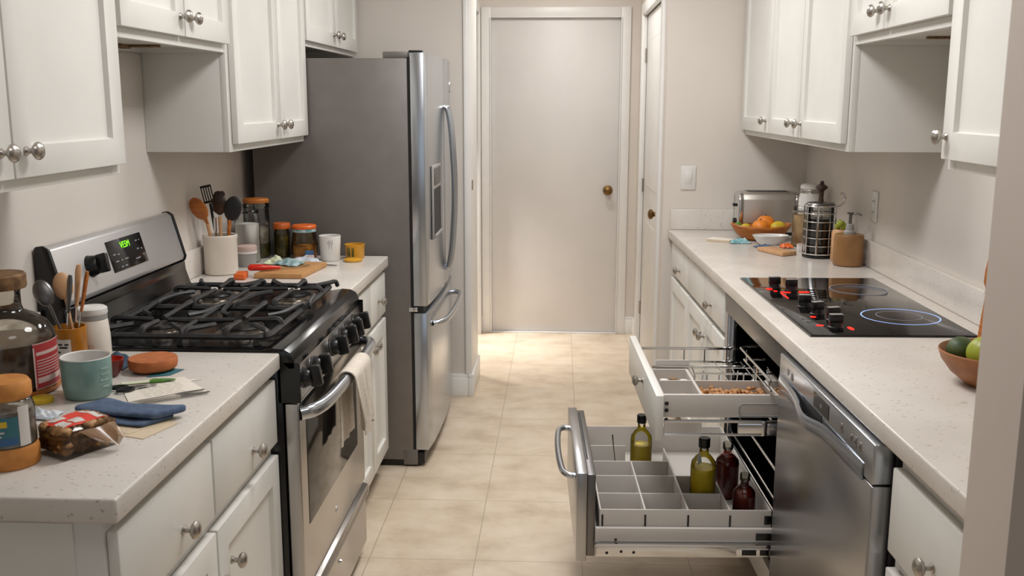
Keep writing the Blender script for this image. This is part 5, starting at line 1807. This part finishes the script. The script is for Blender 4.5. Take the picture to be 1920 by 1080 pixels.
# ================================================================== RIGHT COUNTER, NEAR
t = thing('fruit_bowl', 'round brown wooden bowl of green fruit at the right frame edge', 'bowl', (0.948, 2.125, CT))
obj('bowl_body', B().lathe([(0, 0), (0.052, 0), (0.058, 0.004), (0.088, 0.028), (0.107, 0.054), (0.114, 0.074), (0.1125, 0.077), (0.110, 0.075), (0.101, 0.054), (0.081, 0.030), (0.050, 0.011), (0, 0.010)], (0, 0, 0), 48), 'bowl_wood', t)
GF = 'green fruit in the round wooden bowl'
fruit('avocado', 'avocado', 0.888, 2.158, CT + 0.071, 0.029, 'dark green avocado at the left of the round wooden bowl', 'avocado', (1.2, 1, 1), 0.9, False, GF)
fruit('apple', 'lime', 0.913, 2.083, CT + 0.080, 0.041, 'front yellow-green apple in the round wooden bowl', 'apple', group=GF)
fruit('apple', 'lime', 0.975, 2.150, CT + 0.086, 0.043, 'rear yellow-green apple in the round wooden bowl', 'apple', group=GF)
t = thing('pepper_mill', 'slender amber wooden mill with a metal waist behind the near wall end', 'mill', (1.075, 2.47, CT))
obj('base', B().lathe([(0, 0), (0.020, 0), (0.021, 0.004), (0.018, 0.03), (0.012, 0.10), (0.009, 0.135), (0, 0.135)], (0, 0, 0), 28), 'wood_warm', t)
obj('metal_waist', B().lathe([(0, 0.1352), (0.009, 0.1352), (0.011, 0.141), (0.009, 0.147), (0, 0.147)], (0, 0, 0), 24), 'chrome', t)
obj('upper_body', B().lathe([(0, 0.1472), (0.009, 0.1472), (0.015, 0.165), (0.014, 0.195), (0.010, 0.222), (0, 0.224)], (0, 0, 0), 28), 'wood_warm', t)
obj('spout', B().tube([(0, 0, 0.2245), (0.012, 0, 0.2275), (0.028, 0, 0.2275)], 0.004, 8), 'nickel', t)


# ================================================================== IN THE PULLED-OUT DRAWERS
def bottle(label, x, y, r, h, liquid, cap, squat=False, level=0.5):
    t = thing('bottle', label, 'bottle', (x, y, 0.3078), 0, 'bottles in the lower drawer tray', FR)
    s = 0.62
    prof = [(0, 0), (r * 0.94, 0), (r, 0.005), (r, h * s), (r * 0.93, h * (s + 0.07)), (r * 0.65, h * (s + 0.135)), (r * 0.36, h * (s + 0.18)), (r * 0.33, h * 0.93), (r * 0.40, h * 0.94), (r * 0.40, h * 0.96), (0, h * 0.96)]
    obj('glass_body', B().lathe(prof, (0, 0, 0), 36), 'glass', t, angle=60)
    k = 0.96
    lp = [(0, 0.003), (r * 0.9, 0.003), (r * k, 0.008)]
    if level > s:
        lp += [(r * k, h * s), (r * 0.89, h * (s + 0.07)), (r * 0.61, h * (s + 0.135)), (0, h * (s + 0.14))]
    else:
        lp += [(r * k, h * level), (0, h * level)]
    obj('liquid', B().lathe(lp, (0, 0, 0), 32), liquid, t)
    obj('cap', B().lathe([(0, h * 0.88), (r * 0.43, h * 0.88), (r * 0.45, h * 0.89), (r * 0.45, h * 0.99), (r * 0.4, h), (0, h)], (0, 0, 0), 24), cap, t)
    return t


bottle('bottle of yellow-green oil with a black cap under the upper drawer front', -0.312, 3.083, 0.035, 0.222, 'oil', 'plastic_black', level=0.56)
t = bottle('bottle of golden oil with a neck tag in the middle of the tray', -0.158, 2.817, 0.038, 0.238, 'oil', 'plastic_black', level=0.62)
b = B().sheet(lambda u, v: (-0.012 - 0.012 * u + 0.004 * v, -0.016 - 0.005 * u, 0.19 - 0.028 * v + 0.004 * math.sin(5 * u)), 6, 8, 0.0006)
obj('neck_tag', b, 'film_white', t)
bottle('taller dark red sauce bottle at the back right of the tray', -0.058, 2.955, 0.036, 0.175, 'red_liquid', 'glass_smoke', level=0.7)
bottle('shorter dark red sauce bottle at the front right of the tray', -0.058, 2.712, 0.032, 0.168, 'red_liquid', 'glass_smoke', level=0.7)

t = thing('fork', 'dark metal fork leaning in a tray compartment of the lower drawer', 'fork', (-0.405, 3.09, 0.308), 0, None, FR)
obj('handle', B().tube([(0.012, 0.0, 0.05), (0.004, 0.0, 0.11), (0.0, 0.0, 0.152)], [0.003, 0.0032, 0.005], 8, flat=0.5), 'steel_dark', t)
b = B()
b.tube([(0.012, 0, 0.05), (0.014, 0, 0.042)], [0.003, 0.009], 8, flat=0.3)
for dx in (-0.009, -0.003, 0.003, 0.009):
    b.tube([(0.014 + dx * 0.8, 0, 0.042), (0.016 + dx, 0, 0.0015)], 0.0014, 6)
obj('tines', b, 'nickel', t)


def crumbs(x0, x1, y0, y1, z0, h, seed, rad):
    rr = random.Random(seed)
    b = B()
    nx, ny = max(2, int((x1 - x0) / (rad * 1.3))), max(2, int((y1 - y0) / (rad * 1.3)))
    b.box(x0 + 0.0005, x1 - 0.0005, y0 + 0.0005, y1 - 0.0005, z0, z0 + h * 0.55)
    for i in range(nx):
        for j in range(ny):
            x = x0 + rad + (x1 - x0 - 2 * rad) * i / (nx - 1) + rr.uniform(-0.2, 0.2) * rad
            y = y0 + rad + (y1 - y0 - 2 * rad) * j / (ny - 1) + rr.uniform(-0.2, 0.2) * rad
            x = min(max(x, x0 + rad * 1.5), x1 - rad * 1.5)
            y = min(max(y, y0 + rad * 1.5), y1 - rad * 1.5)
            b.ball((x, y, z0 + h * 0.55 + rr.uniform(-0.1, 0.38) * h), rad * rr.uniform(0.6, 1.1), 10, 0, (rr.uniform(0.8, 1.1), rr.uniform(0.8, 1.1), rr.uniform(0.6, 0.9)), lambda q, s=rr.uniform(0, 6): 1 + 0.32 * math.sin(5 * q.x + s) * math.sin(6 * q.y + 2 * s) * math.cos(5 * q.z + s))
    return b


obj('crumble', crumbs(-0.196, 0.002, 2.667, 2.794, 0.6685, 0.044, 2, 0.0095), 'crumble', None, 'F', label='golden brown crumble filling the big compartment of the upper drawer', cat='crumble', kind='stuff', angle=70)
obj('dark_crumble', crumbs(0.012, 0.050, 2.667, 2.794, 0.6685, 0.046, 6, 0.006), 'walnut', None, 'F', label='dark crumble strip at the oven side of the upper drawer', cat='crumble', kind='stuff', angle=70)
t = thing('nut', 'single brown nut in the front left compartment of the upper drawer', 'nut', (-0.242, 2.735, 0.6872), 0, None, FR)
obj('shell', B().ball((0, 0, 0), 0.0185, 18, 0, (1, 1, 1.0), lambda p: 1 + 0.05 * math.sin(8 * p.x) * math.sin(8 * p.z)), 'walnut', t, angle=80)
for i, (x, y, m_, lab) in enumerate(((-0.278, 2.855, 'pasta', 'left'), (-0.248, 2.868, 'wood_tan', 'middle'), (-0.220, 2.85, 'pasta', 'right'))):
    t = thing('spice_jar', lab + ' one of three little spice jars at the back of the upper drawer', 'jar', (x, y, 0.6685), 0, 'spice jars in the upper drawer', FR)
    obj('jar_body', B().lathe([(0, 0), (0.012, 0), (0.0125, 0.002), (0.0125, 0.030), (0.010, 0.034), (0, 0.034)], (0, 0, 0), 20), m_, t)
    obj('lid', B().lathe([(0, 0.0342), (0.0115, 0.0342), (0.0115, 0.044), (0, 0.045)], (0, 0, 0), 20), 'label_white' if i != 1 else 'cork_dark', t)

# ================================================================== LIGHT AND CAMERA
def area(name, loc, rot, sx, sy, power, col, shape='RECTANGLE', spread=180):
    l = D.lights.new(name, 'AREA')
    l.shape = shape
    l.size = sx
    l.size_y = sy
    l.energy = power
    l.color = col
    l.spread = math.radians(spread)
    o = D.objects.new(name, l)
    COL.objects.link(o)
    o.location = loc
    o.rotation_euler = rot
    return o


WARM = (1.0, 0.975, 0.95)
NEUT = (1.0, 0.99, 0.99)
COOL = (0.72, 0.85, 1.0)
area('added_ceiling_light_near', (0.05, 1.0, 2.41), (0, 0, 0), 0.6, 0.6, 4.5, NEUT, 'DISK')  # unseen lamp added to light the near left counter
area('assumed_ceiling_light_cook', (0.0, 2.45, 2.41), (0, 0, 0), 0.6, 0.6, 18.5, NEUT, 'DISK')  # assumed ceiling lamp out of view, placed from the shading on the walls
area('assumed_ceiling_light_mid', (0.0, 3.9, 2.41), (0, 0, 0), 0.6, 0.6, 15.5, NEUT, 'DISK')  # assumed lamp, no fixture built; brightens the end wall
area('assumed_ceiling_light_hall', (0.0, 5.6, 2.41), (0, 0, 0), 0.4, 0.4, 9, WARM, 'DISK')  # hall lamp is assumed and stays out of view
area('assumed_side_room_light', (-1.35, 6.08, 2.1), (0, math.radians(-25), 0), 0.2, 0.2, 5, WARM, 'DISK', 45)  # assumed lamp in the unseen side room, for the bright floor patch
area('added_cool_fill_behind', (0.2, -2.4, 1.6), (math.radians(90), 0, 0), 2.6, 1.8, 8, COOL)  # added cool fill lamp for assumed daylight behind the camera; no window exists

w = D.worlds.new('World')
w.use_nodes = True
w.node_tree.nodes['Background'].inputs[0].default_value = (0.8, 0.86, 1.0, 1)
w.node_tree.nodes['Background'].inputs[1].default_value = 0.4
SC.world = w

cam = D.cameras.new('Camera')
cam.sensor_width = 36
cam.lens = 1850 / 1920 * 36
cam.clip_start = 0.05
cam.dof.use_dof = True
cam.dof.focus_distance = 3.1
cam.dof.aperture_fstop = 9.0
co = D.objects.new('Camera', cam)
COL.objects.link(co)
tilt, yaw, roll = math.radians(10.66), math.radians(2.713), math.radians(0.087)
fw = Vector((-math.sin(yaw) * math.cos(tilt), math.cos(yaw) * math.cos(tilt), -math.sin(tilt)))
rt = Vector((math.cos(yaw), math.sin(yaw), 0))
up = rt.cross(fw)
r2 = rt * math.cos(roll) + up * math.sin(roll)
u2 = up * math.cos(roll) - rt * math.sin(roll)
mm = Matrix.Identity(4)
for i in range(3):
    mm[i][0], mm[i][1], mm[i][2] = r2[i], u2[i], -fw[i]
mm.translation = Vector((0, 0, 1.52))
co.matrix_world = mm
SC.camera = co
SC.view_settings.view_transform = 'Standard'
SC.view_settings.look = 'None'
SC.view_settings.exposure = 0.18
SC.cycles.max_bounces = 10
SC.cycles.transparent_max_bounces = 24
SC.cycles.sample_clamp_indirect = 6
